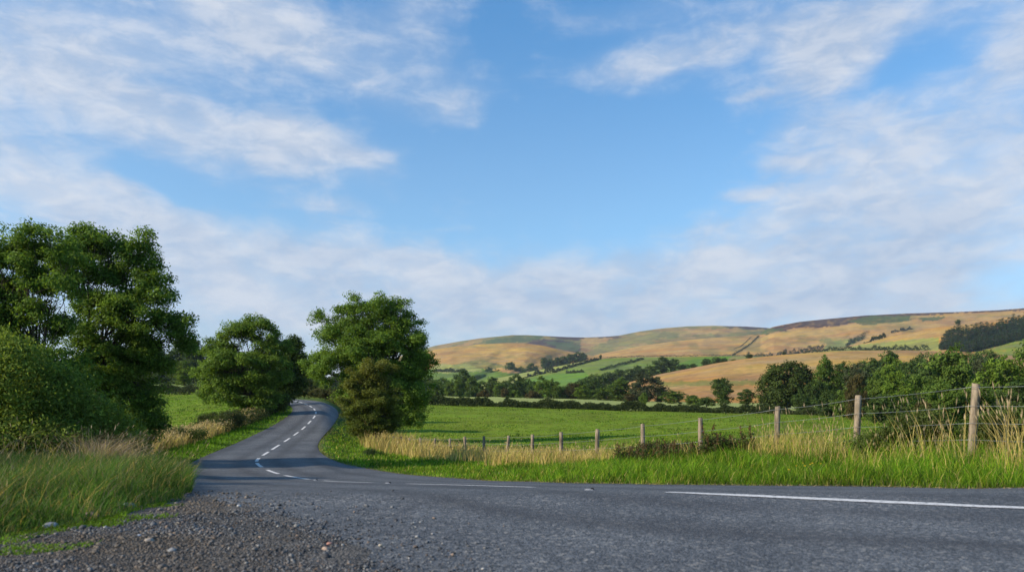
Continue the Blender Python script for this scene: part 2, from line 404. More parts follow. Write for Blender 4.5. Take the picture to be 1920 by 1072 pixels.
ys = np.concatenate([np.linspace(-80, 5.6, 30), np.geomspace(6, 130, 380), np.geomspace(132, 420, 70), np.geomspace(440, 9000, 40)])
us = np.concatenate([np.linspace(-3.2, -.95, 36)[:-1], np.linspace(-.95, .95, 430), np.linspace(.95, 3.2, 36)[1:]])
Wd = np.maximum(ys, 9.0) + 1.0
GX = us[None, :] * Wd[:, None]; GY = np.repeat(ys[:, None], len(us), 1)
P2 = np.stack([GX.ravel(), GY.ravel()], 1)
GZ = G(P2[:, 0], P2[:, 1])
near = P2[:, 1] < 165
de = np.full(len(P2), 99.0); ins = np.zeros(len(P2), bool)
de[near] = dist_poly(P2[near], ROAD); ins[near] = inside(P2[near], ROAD)
GZ = GZ - np.where(ins, .10 * np.clip(de / .18, 0, 1), 0) + np.where(~ins, .02 * np.clip(1 - np.abs(de - .6) / .6, 0, 1), 0)
PX = 960 + P2[:, 0] / np.maximum(P2[:, 1], 1) * F
c_field = np.array([.150, .205, .018]); c_pale = np.array([.30, .33, .10]); c_soil = np.array([.10, .075, .045]); c_verge = np.array([.07, .105, .022]); c_dry = np.array([.23, .175, .085])
colr = np.broadcast_to(c_field, (len(P2), 3)).copy()
vn = vnoise(P2, 6.0, 3); vn2 = vnoise(P2, 1.3, 5)
colr *= (0.86 + .28 * vn)[:, None]
far_strip = (P2[:, 1] > 158) & (PX > 640); colr[far_strip] = c_pale
colr[(P2[:, 1] > 170) & (PX < 640)] = np.array([.20, .25, .07])
behind_f = (P2[:, 1] < fence_d(PX)) & (PX > 660)
vg = (~ins) & (behind_f | (P2[:, 1] < 30) & (PX < 640) | (de < 3.0))
colr[vg] = c_verge
fd = np.full(len(P2), 99.0); fd[near] = dist_poly(P2[near], FL)
k = np.clip(1 - fd / 1.8, 0, 1)[:, None] * (.35 + .6 * vn2[:, None]); colr = colr * (1 - k) + c_dry * k
k = (np.clip(1 - de / (.22 + .2 * vn2), 0, 1) * (~ins))[:, None]; colr = colr * (1 - k) + c_soil * k
nr, nc = GX.shape; i = np.arange(nr - 1)[:, None] * nc; j = np.arange(nc - 1)[None, :]
quads = np.stack([i + j, i + j + 1, i + nc + j + 1, i + nc + j], -1).reshape(-1, 4)
gobj = mesh_obj('ground', np.column_stack([P2, GZ]), [quads], M_GROUND, tint=colr, smooth=True)
tag(gobj, 'green pasture and verge soil under the grass', 'ground', kind='structure')

# ------------------------------------------------------------------ road
NL, NA = 520, 44
# pair the two edges by matching stations so cross sections stay roughly square to the road
def stations(L, idx, n):
    out = []
    for a, b, m in zip(idx[:-1], idx[1:], n): out.append(resample(L[a:b + 1], m)[:-1])
    return np.concatenate(out + [L[idx[-1]][None]])
def near_idx(L, p): return int(np.argmin(np.hypot(*(L - p).T)))
ri = [0, near_idx(Rr, hit(1700, 914)), near_idx(Rr, hit(1150, 908)), near_idx(Rr, hit(800, 893)), near_idx(Rr, hit(602, 850)), near_idx(Rr, hit(630, 789)), near_idx(Rr, hit(610, 756)), len(Rr) - 1]
li = [0, near_idx(Ll, np.array((4.0, -5.0))), near_idx(Ll, np.array((-6.5, 2.0))), near_idx(Ll, hit(352, 918)), near_idx(Ll, hit(372, 860)), near_idx(Ll, hit(515, 796)), near_idx(Ll, hit(546, 761)), len(Ll) - 1]
ns = [50, 70, 90, 110, 80, 60, 60]
SR = stations(Rr, ri, ns); SL = stations(Ll, li, ns)
tt = np.linspace(0, 1, NA)
RP = SL[:, None, :] * (1 - tt)[None, :, None] + SR[:, None, :] * tt[None, :, None]
flat = RP.reshape(-1, 2)
rz = G(flat[:, 0], flat[:, 1]) + .012
dR = dist_poly(flat, Rr)
cl_px = [(1920, 955), (1700, 945), (1500, 936), (1240, 925.5), (1003, 915.2), (880, 911.3), (760, 908), (697, 905.8), (605, 901.8), (580, 899), (535, 891.5), (502, 882), (484, 872), (480, 865), (486, 858), (500, 849),
         (520, 836), (545, 820), (566, 805), (580, 792), (590, 781), (593, 774), (590, 767), (580, 760), (560, 753), (545, 750.5), (532, 750)]
CL = [np.array((22.0, 1.2)), np.array((9.0, 6.1))] + [hit(*p) for p in cl_px]
CL = smooth_line(CL, 2)
dC = dist_poly(flat, CL)
wear = np.maximum(np.exp(-((dC - .75) / .28) ** 2), np.exp(-((dC - 2.25) / .30) ** 2)) * (.55 + .6 * vnoise(flat, 2.5, 9))
wear = np.clip(wear, 0, 1) + .5 * np.clip(1 - np.minimum(dR, dist_poly(flat, Ll)) / .3, 0, 1)
i = np.arange(len(SR) - 1)[:, None] * NA; j = np.arange(NA - 1)[None, :]
quads = np.stack([i + j, i + j + 1, i + NA + j + 1, i + NA + j], -1).reshape(-1, 4)
road = mesh_obj('road', np.column_stack([flat, rz]), [quads], M_ROAD, tint=np.stack([wear, wear, wear], 1), smooth=True)
tag(road, 'dark grey tarmac road sweeping round an S bend', 'road', kind='structure')

# painted dashes along the centre (start, end in photo pixels, mapped on to the centre line)
cs = np.concatenate(([0], np.cumsum(np.linalg.norm(np.diff(CL, axis=0), axis=1))))
def s_of(px, py):
    p = hit(px, py); k = np.argmin(np.hypot(*(CLd - p).T)); return sd_[k]
sd_ = np.linspace(0, cs[-1], 4000); CLd = np.stack([np.interp(sd_, cs, CL[:, 0]), np.interp(sd_, cs, CL[:, 1])], 1)
dash_px = [((1240, 925.5), None), ((760, 908), (1003, 915.2)), ((605, 901.8), (697, 905.8)), ((535, 891.5), (580, 899)), ((499, 881), (525, 888.5)), ((478, 868), (489, 876)),
           ((480, 865.5), (484, 859)), ((492, 854), (503, 847)), ((508, 843), (523, 834))]
spans = []
for a, b in dash_px:
    s1 = s_of(*a); s0 = s_of(*b) if b else s1 - 5.6
    spans.append((min(s0, s1), max(s0, s1)))
spans.insert(0, (spans[0][0] - 8.2, spans[0][0] - 2.4))
s = max(b for a, b in spans) + 2.4
while s < cs[-1] - 6: spans.append((s, s + 2.9)); s += 5.2
for s0, s1 in spans:
    q = np.linspace(s0, s1, 24); c = np.stack([np.interp(q, cs, CL[:, 0]), np.interp(q, cs, CL[:, 1])], 1)
    T = np.gradient(c, axis=0); T /= np.linalg.norm(T, axis=1)[:, None]; N = np.stack([-T[:, 1], T[:, 0]], 1)
    dmean = c[:, 1].mean(); hw = .080 if dmean < 12 else (.062 if dmean < 30 else .068)
    tv = np.linspace(-1, 1, 4)
    P = c[:, None, :] + N[:, None, :] * (tv * hw)[None, :, None]; P = P.reshape(-1, 2)
    P += (rng.random(P.shape) - .5) * .012
    zz = G(P[:, 0], P[:, 1]) + .012 + .006
    i = np.arange(23)[:, None] * 4; j = np.arange(3)[None, :]
    qd = np.stack([i + j, i + j + 1, i + 5, i + 4], -1) if False else np.stack([i + j, i + j + 1, i + 4 + j + 1, i + 4 + j], -1)
    mesh_obj('painted_dash', np.column_stack([P, zz]), [qd.reshape(-1, 4)], M_PAINT, road, smooth=True)

# ------------------------------------------------------------------ generic plants
def leaves(C, N, L, Wd, tint, droop=0.0, r=rng):
    """rhombic leaves: centres, normals, half length, half width"""
    n = len(C); N = N / (np.linalg.norm(N, axis=1)[:, None] + 1e-9)
    a = r.normal(size=(n, 3)); a[:, 2] -= droop; a -= (a * N).sum(1)[:, None] * N; a /= np.linalg.norm(a, axis=1)[:, None] + 1e-9
    b = np.cross(N, a)
    L = np.broadcast_to(L, (n,))[:, None]; Wd = np.broadcast_to(Wd, (n,))[:, None]
    V = np.stack([C - a * L, C + b * Wd - a * L * .15, C + a * L, C - b * Wd - a * L * .15], 1).reshape(-1, 3)
    Fq = np.arange(4 * n).reshape(-1, 4)
    return V, [Fq], np.repeat(tint, 4, axis=0)
def unit(n, r):
    v = r.normal(size=(n, 3)); return v / np.linalg.norm(v, axis=1)[:, None]
def name_rough(o): return o.name.startswith('hedge')
def build_tree(root, lobes, seed, nleaf, lsize, col, col2=None, clump=.45, trunk_r=.22, fork=.28, voids=14, void_r=.16, spray=.18, mat=None, base=(0, 0, 0), lean=0.0, per=34, bark=None, flat=.75, density_in=.5, wl=.42, holes=(), topcol=None, topz=(0, 1), bough=0.0, nb=11, bflat=.78):
    """lobes: list of (x,y,z,rx,ry,rz) in metres relative to base. Parts: trunk, crown"""
    r = np.random.default_rng(seed); lobes = np.asarray(lobes, float); mat = mat or M_LEAF
    vol = (lobes[:, 3] * lobes[:, 4] * lobes[:, 5]) ** (2 / 3)
    nc = max(8, int(nleaf / per)); pick = r.choice(len(lobes), nc, p=vol / vol.sum()); lb = lobes[pick]
    u = unit(nc, r); rho = density_in + (1.0 - density_in) * r.random(nc) ** .5
    sp = r.random(nc) < spray; rho[sp] = 1.0 + .16 * r.random(sp.sum())
    if bough:
        # boughs: flattened leafy masses spread through each lobe, with air between them
        BC, BR_ = [], []
        for q in lobes:
            n_ = max(7, int(nb * (q[3] * q[5] / (lobes[:, 3] * lobes[:, 5]).max()) ** .7)); ub = unit(n_, r); rb_ = .30 + .66 * r.random(n_) ** .5
            BC.append(q[:3] + ub * q[3:6] * rb_[:, None]); BR_.append(bough * r.uniform(.55, 1.35, n_) * (q[3] * q[4] * q[5]) ** (1 / 3))
        own_b = [np.full(len(b_), k_) for k_, b_ in enumerate(BC)]; BC = np.concatenate(BC); BR_ = np.concatenate(BR_); own_b = np.concatenate(own_b)
        pb = r.choice(len(BC), nc, p=BR_ ** 2 / (BR_ ** 2).sum()); pick = own_b[pb]; lb = np.column_stack([BC[pb], BR_[pb], BR_[pb], BR_[pb] * bflat])
        u[:, 2] = np.where(u[:, 2] < -.25, -u[:, 2] * .8, u[:, 2])
        u /= np.linalg.norm(u, axis=1)[:, None]; rho = .62 + .40 * r.random(nc) ** .6; sp = r.random(nc) < spray; rho[sp] = 1.0 + .30 * r.random(sp.sum())
    # lumpy surface
    if name_rough(root): rho *= 1 + r.normal(0, .07, nc)
    rho *= 1 + .10 * np.sin(u[:, 0] * 5 + pick) * np.cos(u[:, 2] * 6 + pick * 2)
    C = lb[:, :3] + u * lb[:, 3:6] * rho[:, None]
    keep = np.ones(nc, bool)
    top = C[:, 2].max(); w_all = (C[:, 0].max() - C[:, 0].min())
    for _ in range(voids):
        q = lobes[r.integers(len(lobes))]; v = q[:3] + unit(1, r)[0] * q[3:6] * r.uniform(.5, 1.0)
        dlt = C - v; dlt[:, 1] *= .30
        keep &= np.linalg.norm(dlt, axis=1) > void_r * min(w_all, top) * r.uniform(.35, .8)
    for hx_, hz_, hr_ in holes:
        keep &= np.hypot(C[:, 0] - hx_, (C[:, 2] - hz_) * 1.15) > hr_ * r.uniform(.75, 1.25, nc)
    keep &= C[:, 2] > .02 * top
    C = C[keep]; u = u[keep]; nc = len(C); spk = sp[keep]
    cc = C.mean(0)
    n_per = r.integers(int(per * .6), int(per * 1.5), nc); n_per[spk] = n_per[spk] // 2
    idx = np.repeat(np.arange(nc), n_per); n = len(idx)
    rad = clump * r.uniform(.6, 1.35, nc)
    off = r.normal(size=(n, 3)) * .55; off *= np.minimum(1, 1.05 / (np.linalg.norm(off, axis=1)[:, None] + 1e-9)); off[:, 2] *= flat
    P = C[idx] + off * rad[idx][:, None]
    N = u[idx] * .55 + off * .35 + np.array([0, 0, .35]) + r.normal(size=(n, 3)) * .55
    col = np.asarray(col); col2 = np.asarray(col2 if col2 is not None else col * 1.5)
    m_c = np.clip(r.normal(.42, .26, nc), 0, 1)[idx]; m_l = r.random(n)
    t = np.clip(.68 * m_c + .32 * m_l, 0, 1)[:, None]; tint = col * (1 - t) + col2 * t
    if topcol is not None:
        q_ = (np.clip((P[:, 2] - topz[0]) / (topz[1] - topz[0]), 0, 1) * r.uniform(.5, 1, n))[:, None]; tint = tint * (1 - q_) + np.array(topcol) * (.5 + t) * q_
    tint *= (1 + r.normal(0, .10, n))[:, None]
    ls = lsize * r.uniform(.65, 1.3, n)
    V, Fq, T = leaves(P, N, ls, ls * wl, np.clip(tint, .004, 1), .35, r)
    b = np.asarray(base)
    so = Soup(); so.add(V, Fq, T); so.build('crown', mat, root)
    # wood
    so = Soup(); H = top
    fz = fork * H; sp0 = np.array([lean * .3, 0, fz])
    j = lambda s: r.normal(size=3) * s
    pts = [np.array([0, 0, -.25]), np.array([0.02 * H * lean, 0, 0.02]), sp0 * .5 + j(.02 * H), sp0]
    rr = [trunk_r * 1.5, trunk_r * 1.15, trunk_r * .95, trunk_r * .85]
    so.add(*tube(smooth_line(np.array(pts), 1), np.interp(np.linspace(0, 1, 8), np.linspace(0, 1, 4), rr), 9))
    own = pick[keep]
    for li_, q in enumerate(lobes):
        e = (q[:3] * .88 + sp0 * .12) if bough else q[:3] + np.array([0, 0, q[5] * .35]); mid = sp0 * .5 + e * .5 + np.array([(sp0[0] - e[0]) * .12, 0, .05 * H]) + j(.03 * H)
        L = smooth_line(np.array([sp0 + j(.01 * H), sp0 * .72 + mid * .28 + j(.02 * H), mid, e]), 2)
        r0 = trunk_r * (.30 + .32 * (vol[li_] / vol.max()))
        so.add(*tube(L, np.linspace(r0, r0 * .22, len(L)), 6))
        ids = np.where(own == li_)[0]
        for c in r.permutation(ids)[:max(6, int(22 * vol[li_] / vol.max()))]:
            a = L[int(len(L) * r.uniform(.35, .98)) - 1]; m_ = (a + C[c]) / 2 + j(.025 * H) + np.array([0, 0, .02 * H])
            l2 = smooth_line(np.array([a, m_, C[c]]), 1)
            so.add(*tube(l2, np.linspace(r0 * .28, r0 * .06, len(l2)), 4))
            if r.random() < .7 and len(ids) > 2:
                c2 = ids[r.integers(len(ids))]
                if np.linalg.norm(C[c2] - m_) < .35 * H: so.add(*tube(np.array([m_, (m_ + C[c2]) / 2 + j(.02 * H), C[c2]]), [r0 * .14, r0 * .09, r0 * .04], 4))
    so.build('trunk', bark or M_BARK, root, smooth=True)
    return root
def px_tree(name, label, cat, bpx, d, lobes, seed, nleaf, lsize, group=None, by=None, **kw):
    x = (bpx - 960) / F * d; b = g3(x, d) if by is None else at(bpx, by, d)
    root = empty(name, b, label, cat, group)
    LB = []
    for q in lobes:
        px, py, rx, ry = q[:4]; dd = q[4] if len(q) > 4 else 0.0; k = (d) / F
        c = at(px, py, d); c[1] += dd; c = c - b
        g_ = 1.10 if kw.get('bough') else 1.0; LB.append((c[0], c[1], c[2], rx * k * g_, (rx + ry) / 2 * k * .9, ry * k * g_))
    kw['holes'] = [((hx - 960) / F * d - b[0], EYE - (hy - HY) / F * d - b[2], hr * d / F) for hx, hy, hr in kw.get('holes', ())]
    return build_tree(root, LB, seed, nleaf, lsize, **kw)

HOLES = [(113, 555, 14), (124, 575, 18), (131, 639, 17), (39, 591, 11), (158, 606, 12), (84, 654, 13), (185, 543, 12), (233, 603, 9), (95, 519, 9), (176, 526, 9), (206, 480, 8), (134, 507, 10), (266, 609, 8), (206, 576, 11), (30, 639, 12), (240, 520, 8), (216, 640, 8), (316, 655, 12), (70, 560, 10), (150, 660, 9), (20, 560, 9), (60, 620, 9), (282, 560, 8)]
ASH = dict(col=(.042, .088, .016), col2=(.215, .330, .048), per=24, bough=.225, nb=64)
# two big ash trees on the left
px_tree('ash_tree', 'tall dark ash tree whose right branch reaches out above the left field', 'tree', 195, 31,
        [(160, 505, 72, 66, 0), (225, 485, 48, 58, .8), (262, 530, 46, 50, .4), (262, 590, 58, 56, -.5), (190, 620, 85, 66, 0), (318, 612, 46, 36, 0), (350, 596, 20, 20, 0), (300, 570, 20, 24, 0), (230, 690, 88, 56, 0), (295, 655, 52, 40, .5), (170, 440, 34, 22, 0), (225, 760, 56, 52, 0), (250, 800, 36, 36, 0), (290, 742, 22, 24, 0), (262, 835, 24, 20, 0), (190, 800, 60, 44, 0), (215, 830, 46, 30, 0), (262, 790, 40, 50, .3), (330, 640, 34, 26, .2)],
        11, 200000, .060, clump=.28, spray=.22, trunk_r=.17, fork=.34, voids=12, void_r=.08, holes=[(a_, b_, c_ * 1.5) for a_, b_, c_ in HOLES], **ASH)
px_tree('ash_tree', 'broad ash tree at the left frame edge with an open top, behind the bushy hedge', 'tree', 70, 27,
        [(90, 478, 60, 56, 0), (60, 450, 36, 30, 0), (10, 535, 76, 80, 0), (-60, 600, 80, 90, 0), (60, 600, 66, 56, .5), (110, 560, 50, 70, -.4), (40, 680, 90, 56, 0), (110, 690, 60, 60, 0), (-90, 700, 80, 70, 0), (80, 770, 80, 50, 0), (-20, 450, 34, 26, 0)],
        12, 185000, .055, clump=.26, spray=.22, trunk_r=.16, fork=.36, voids=12, void_r=.08, holes=[(a_, b_, c_ * 1.5) for a_, b_, c_ in HOLES], **ASH)
# second tree by the left field
px_tree('ash_tree', 'rounded ash tree with sky gaps near its top between left field and road', 'tree', 470, 72,
        [(480, 628, 42, 36, 0), (440, 640, 34, 30, 0), (512, 650, 28, 32, 0), (410, 668, 36, 32, 0), (455, 692, 60, 36, -1), (505, 700, 46, 40, 0), (400, 710, 32, 30, 0), (425, 738, 38, 22, -1), (480, 745, 46, 34, 0), (480, 770, 26, 16, 0), (395, 742, 20, 14, 0)],
        13, 100000, .110, col=(.050, .098, .014), col2=(.210, .312, .048), bough=.24, nb=46, per=24, clump=.44, trunk_r=.30, fork=.22, voids=10, void_r=.10, holes=[(466, 657, 13), (459, 642, 9), (477, 645, 8), (489, 640, 7), (534, 662, 7), (500, 662, 6), (445, 655, 6)])
px_tree('oak_tree', 'dark narrow tree crowding behind the right side of the rounded ash tree by the road', 'tree', 538, 88,
        [(540, 660, 26, 24), (555, 690, 20, 34), (525, 700, 26, 40), (540, 728, 24, 24)], 14, 30000, .14, col=(.026, .052, .010), col2=(.090, .140, .025), bough=.28, nb=34, clump=.55, trunk_r=.3, voids=6)
# middle tree
px_tree('ash_tree', 'tallest rounded ash tree in the middle, right of the road, its crown against the sky', 'tree', 712, 60,
        [(690, 592, 52, 40, 0), (740, 600, 36, 38, 0), (655, 600, 30, 28, 0), (608, 618, 34, 28, 0), (645, 650, 42, 34, -1), (700, 660, 62, 46, -1), (765, 655, 36, 40, 0), (778, 690, 32, 34, 0), (630, 690, 46, 34, -.5), (588, 688, 26, 26, .5), (745, 725, 50, 46, 0), (785, 745, 22, 30, 0), (770, 775, 36, 24, 0), (680, 730, 50, 40, 0), (720, 775, 40, 26, 0), (768, 630, 28, 34, .2), (718, 628, 50, 38, .3), (656, 628, 34, 28, 0), (750, 690, 46, 40, .4), (800, 700, 18, 30, 0)],
        15, 180000, .088, col=(.052, .104, .014), col2=(.220, .335, .050), bough=.235, nb=60, per=24, clump=.40, trunk_r=.34, fork=.22, voids=7, void_r=.09, holes=[(714, 606, 8), (726, 610, 7), (672, 600, 6), (594, 656, 11), (641, 570, 10), (761, 630, 8), (690, 628, 6), (745, 585, 6), (630, 640, 7), (615, 650, 8)])
px_tree('hawthorn_tree', 'bushy olive brown hawthorn in front of the tallest middle tree, above the dry grass', 'tree', 700, 50,
        [(700, 694, 30, 18), (728, 690, 16, 12), (672, 696, 18, 14), (684, 716, 30, 20), (660, 712, 12, 12), (662, 742, 24, 24), (730, 718, 16, 16), (742, 728, 9, 9), (732, 752, 16, 16), (652, 730, 10, 12),  (700, 745, 36, 34), (676, 778, 30, 26), (716, 780, 34, 24), (736, 778, 12, 12), (655, 768, 12, 16), (690, 800, 36, 12), (664, 796, 22, 16), (716, 798, 28, 15), (732, 798, 12, 10), (690, 812, 34, 10)],
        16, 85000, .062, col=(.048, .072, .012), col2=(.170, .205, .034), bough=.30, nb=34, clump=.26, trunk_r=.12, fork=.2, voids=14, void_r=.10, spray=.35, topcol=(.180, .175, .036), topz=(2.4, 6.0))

# ------------------------------------------------------------------ hedges and bushes
def bush(name, label, cat, bpx, d, lobes, seed, nleaf, lsize, group=None, col=(.03, .055, .012), col2=(.10, .14, .03), **kw):
    kw.setdefault('clump', .25); kw.setdefault('trunk_r', .05); kw.setdefault('fork', .15); kw.setdefault('voids', 3); kw.setdefault('void_r', .12)
    return px_tree(name, label, cat, bpx, d, lobes, seed, nleaf, lsize, group, col=col, col2=col2, **kw)
bush('hedge', 'big leafy hedge sloping down towards the road in the left foreground', 'hedge', 20, 19.5,
     [(45, 700, 125, 145, -8.8), (105, 715, 120, 130, -12.3), (-330, 760, 110, 110, 0), (-190, 740, 110, 120, 0), (-60, 735, 90, 105, 0), (30, 742, 84, 100, -.5), (100, 772, 70, 82, 0), (160, 800, 54, 62, .3), (205, 825, 38, 40, .5), (232, 846, 20, 18, .5), (20, 700, 60, 66, 0), (75, 745, 50, 56, .4), (140, 830, 60, 36, -.8), (60, 820, 90, 44, -1.2), (-60, 820, 110, 50, -1.2)],  # the tall out-of-view lobes are added to cast shade over the left verge
     21, 300000, .042, col=(.060, .105, .015), col2=(.310, .385, .065), clump=.24, voids=5, void_r=.04, density_in=.80, spray=.40, per=18)
bush('shrub', 'dark low shrub at the foot of the rounded ash tree beside the left field', 'shrub', 415, 58,
     [(400, 786, 30, 13), (435, 782, 26, 14), (380, 793, 18, 9)], 22, 12000, .05, col=(.03, .045, .014), col2=(.085, .105, .035))
bush('shrub', 'small green shrub at the near edge of the left field', 'shrub', 318, 44,
     [(300, 812, 26, 10), (335, 812, 22, 8), (370, 812, 16, 9)], 23, 8000, .04, col=(.035, .06, .014), col2=(.10, .14, .035))
bush('shrub', 'dense shrub under the narrow dark tree where the road disappears', 'shrub', 510, 75,
     [(505, 760, 20, 14), (525, 752, 18, 18), (490, 768, 16, 10)], 24, 9000, .07)
bush('shrub', 'tall shrub on the outside of the far bend, left of the gap in the trees', 'shrub', 570, 112,
     [(568, 722, 16, 20), (580, 730, 16, 14), (556, 732, 14, 12)], 25, 6000, .12, col=(.035, .05, .016), col2=(.09, .10, .03))
bush('shrub', 'low olive shrub on the outside of the far bend under the gap in the trees', 'shrub', 610, 105,
     [(600, 736, 18, 8), (622, 738, 16, 9), (640, 742, 14, 9)], 26, 6000, .10, col=(.05, .06, .02), col2=(.14, .13, .05))

def hedge_line(name, label, pts, h, wdt, nleaf, lsize, col, col2, seed, cat='hedge', far=False, group=None, bumpy=.25, z_of=None, stems=False):
    r = np.random.default_rng(seed); pts = np.asarray(pts, float)
    L = resample(pts, 60); s = r.random(nleaf); kx = s * 59; i = np.minimum(kx.astype(int), 58); f = (kx - i)[:, None]
    c = L[i] * (1 - f) + L[i + 1] * f
    ln = np.linalg.norm(np.diff(L, axis=0), axis=1).sum()
    prof = 1 + bumpy * (vnoise(np.stack([s * ln, s * 0 + seed], 1), h * 1.6, seed) - .5) * 2 + bumpy * .6 * (vnoise(np.stack([s * ln, s * 0 + seed], 1), h * .5, seed + 1) - .5) * 2
    a = r.random(nleaf) * np.pi; rr = .72 + .33 * r.random(nleaf)
    off = np.cos(a) * wdt / 2 * rr; up = np.sin(a) ** .6 * h * rr * prof
    T = np.gradient(L, axis=0)[i]; T /= np.linalg.norm(T, axis=1)[:, None]
    P = np.stack([c[:, 0] - T[:, 1] * off, c[:, 1] + T[:, 0] * off, c[:, 2] + up], 1) + r.normal(size=(nleaf, 3)) * lsize * .6
    N = np.stack([-T[:, 1] * np.cos(a), T[:, 0] * np.cos(a), np.sin(a)], 1) + r.normal(size=(nleaf, 3)) * .5
    t = np.clip(.6 * vnoise(np.stack([s * ln, up * 2], 1), h * .5, seed + 3) + .4 * r.random(nleaf), 0, 1)[:, None]
    tint = np.asarray(col) * (1 - t) + np.asarray(col2) * t
    b = L[0]
    root = empty(name, b, label, cat, group)
    ls = lsize * r.uniform(.6, 1.3, nleaf)
    V, Fq, TT = leaves(P - b, N, ls, ls * .55, tint, .1, r)
    so = Soup(); so.add(V, Fq, TT); so.build('foliage', M_FAR if far else M_LEAF, root)
    if stems:
        so = Soup()
        for k_ in range(70):
            q = L[r.integers(59)] - b; so.add(*tube([q, q + np.array([r.normal() * .1, r.normal() * .1, h * .7])], [.03, .012], 4))
        so.build('stems', M_BARK, root)
    return root
def gl(pxd): return np.array([g3((p - 960) / F * d, d) for p, d in pxd])
hedge_line('hedge', 'long clipped hedge across the far side of the right field', gl([(700, 146), (820, 148), (1000, 150), (1200, 152), (1400, 152), (1600, 148), (1760, 140)]), 1.3, 2.2, 60000, .16,
           (.022, .036, .010), (.085, .11, .03), 31, bumpy=.5)
hedge_line('hedge', 'short dark hedge across the far side of the left field', gl([(180, 152), (300, 152), (400, 150), (470, 146)]), 1.7, 2.0, 16000, .15, (.022, .038, .012), (.07, .095, .03), 32)
hedge_line('hedge', 'rough low hedge along the verge from the rounded ash tree to the dry grass', gl([(400, 54), (440, 60), (480, 68), (512, 78), (530, 90)]), .9, 1.6, 16000, .07, (.03, .045, .014), (.09, .11, .035), 33, bumpy=.4)
hedge_line('hedge', 'rough hedge rising along the outside of the far bend', gl([(668, 84), (655, 98), (620, 116), (570, 126), (520, 128)]), 1.1, 1.8, 12000, .12, (.04, .05, .016), (.12, .12, .04), 34, bumpy=.4)

# ------------------------------------------------------------------ hills: separate landforms, each with its own distance
TAN = (.400, .232, .078); TAN2 = (.340, .204, .074); OLV = (.190, .165, .055); MOSS = (.085, .110, .040); HEA = (.075, .050, .042); GRN = (.150, .205, .042); GRN2 = (.115, .175, .032); PALE = (.26, .26, .08)
class Sheet:
    def __init__(s, name, crest, base, dc, db, cover, label, p=1.5, relief=.05, seed=0, x0=None, x1=None, back=.25):
        s.crest = np.array(crest, float); s.base = np.array(base, float); s.dc, s.db, s.p, s.relief, s.seed = dc, db, p, relief, seed
        x0 = crest[0][0] if x0 is None else x0; x1 = crest[-1][0] if x1 is None else x1
        xs = np.arange(x0, x1 + 1, 2.4); ns_ = 70
        tv = np.linspace(0, 1, ns_)
        PXs = np.repeat(xs[None, :], ns_, 0); cy = s.cy(xs); by = s.by(xs)
        PYs = by[None, :] + (cy - by)[None, :] * tv[:, None]
        d = s.dist(PXs, PYs)
        X = (PXs - 960) / F * d; Zz = EYE - (PYs - HY) / F * d
        tint = cover(PXs.ravel(), PYs.ravel())
        # far side, falling away behind the crest
        bx, bz, bt, bd = [], [], [], []
        for q in (.06, .15, .4, 1.0):
            d2 = d[-1] * (1 + back * q); bd.append(d2); bx.append((xs - 960) / F * d2); bz.append(Zz[-1] - (Zz[-1] - np.minimum(Zz[0], 0)) * (q * q * .9 + .02 * q)); bt.append(np.broadcast_to(TAN2, (len(xs), 3)))
        X = np.vstack([X] + [b[None] for b in bx]); D = np.vstack([d] + [b[None] for b in bd]); Zz = np.vstack([Zz] + [b[None] for b in bz])
        tint = np.vstack([tint] + bt)
        nr, nc = X.shape; i = np.arange(nr - 1)[:, None] * nc; j = np.arange(nc - 1)[None, :]
        q = np.stack([i + j, i + j + 1, i + nc + j + 1, i + nc + j], -1).reshape(-1, 4)
        o = mesh_obj(name, np.stack([X.ravel(), D.ravel(), Zz.ravel()], 1), [q], M_HILL, tint=tint, smooth=True)
        tag(o, label, 'hill', kind='structure')
    def cy(s, px): return np.interp(px, s.crest[:, 0], s.crest[:, 1])
    def by(s, px): return np.interp(px, s.base[:, 0], s.base[:, 1])
    def dist(s, px, py):
        px = np.asarray(px, float); py = np.asarray(py, float)
        c, b = s.cy(px), s.by(px); t = np.clip((b - py) / np.maximum(b - c, 1), 0, 1)
        P = np.stack([(px + py * 1.3).ravel(), (py * 3).ravel()], 1)
        n = (vnoise(P, 60, s.seed) - .5) * 1.0 + (vnoise(P, 22, s.seed + 1) - .5) * .5 + (vnoise(P, 9, s.seed + 2) - .5) * .18
        n = n.reshape(px.shape)
        return (s.db + (s.dc - s.db) * t ** s.p) * (1 + s.relief * n * np.minimum(1, 4 * t * (1 - t) + .15))
    def at(s, px, py, dz=0.0):
        d = float(s.dist(np.array([px]), np.array([py]))[0]); v = at(px, py, d); v[2] += dz; return v
def cover_of(base, polys, soft=3.0, seed=0, mottle=None):
    """land cover: base colour plus patches (outline in photo pixels, colour)"""
    def f(px, py):
        P = np.stack([px, py], 1); Wp = P + np.stack([(vnoise(P * [1, 3], 14, seed) - .5) * 3.0 * soft + (vnoise(P * [1, 3], 5, seed + 5) - .5) * 1.2 * soft, (vnoise(P * [1, 3], 14, seed + 1) - .5) * soft + (vnoise(P * [1, 3], 5, seed + 6) - .5) * .6 * soft], 1)
        c = np.broadcast_to(np.array(base), (len(P), 3)).copy()
        if mottle:
            for col, sc, th, k in mottle:
                n = vnoise(P * [1, 4.5], sc, seed + 7) * .6 + vnoise(P * [1, 4.5] + 40, sc * .4, seed + 8) * .4
                a = np.clip((n - th) / .12, 0, 1)[:, None] * k; c = c * (1 - a) + np.array(col) * a
        for poly, col, *rest in polys:
            hard = bool(rest and rest[0]); q = P if hard else Wp
            m = inside(q, poly); a = m.astype(float)
            if not hard:
                n = vnoise(P * [1, 3], 6, seed + 9); a = a * np.clip(.55 + .9 * n, 0, 1)
            c = c * (1 - a[:, None]) + np.array(col) * a[:, None]
        return c
    return f
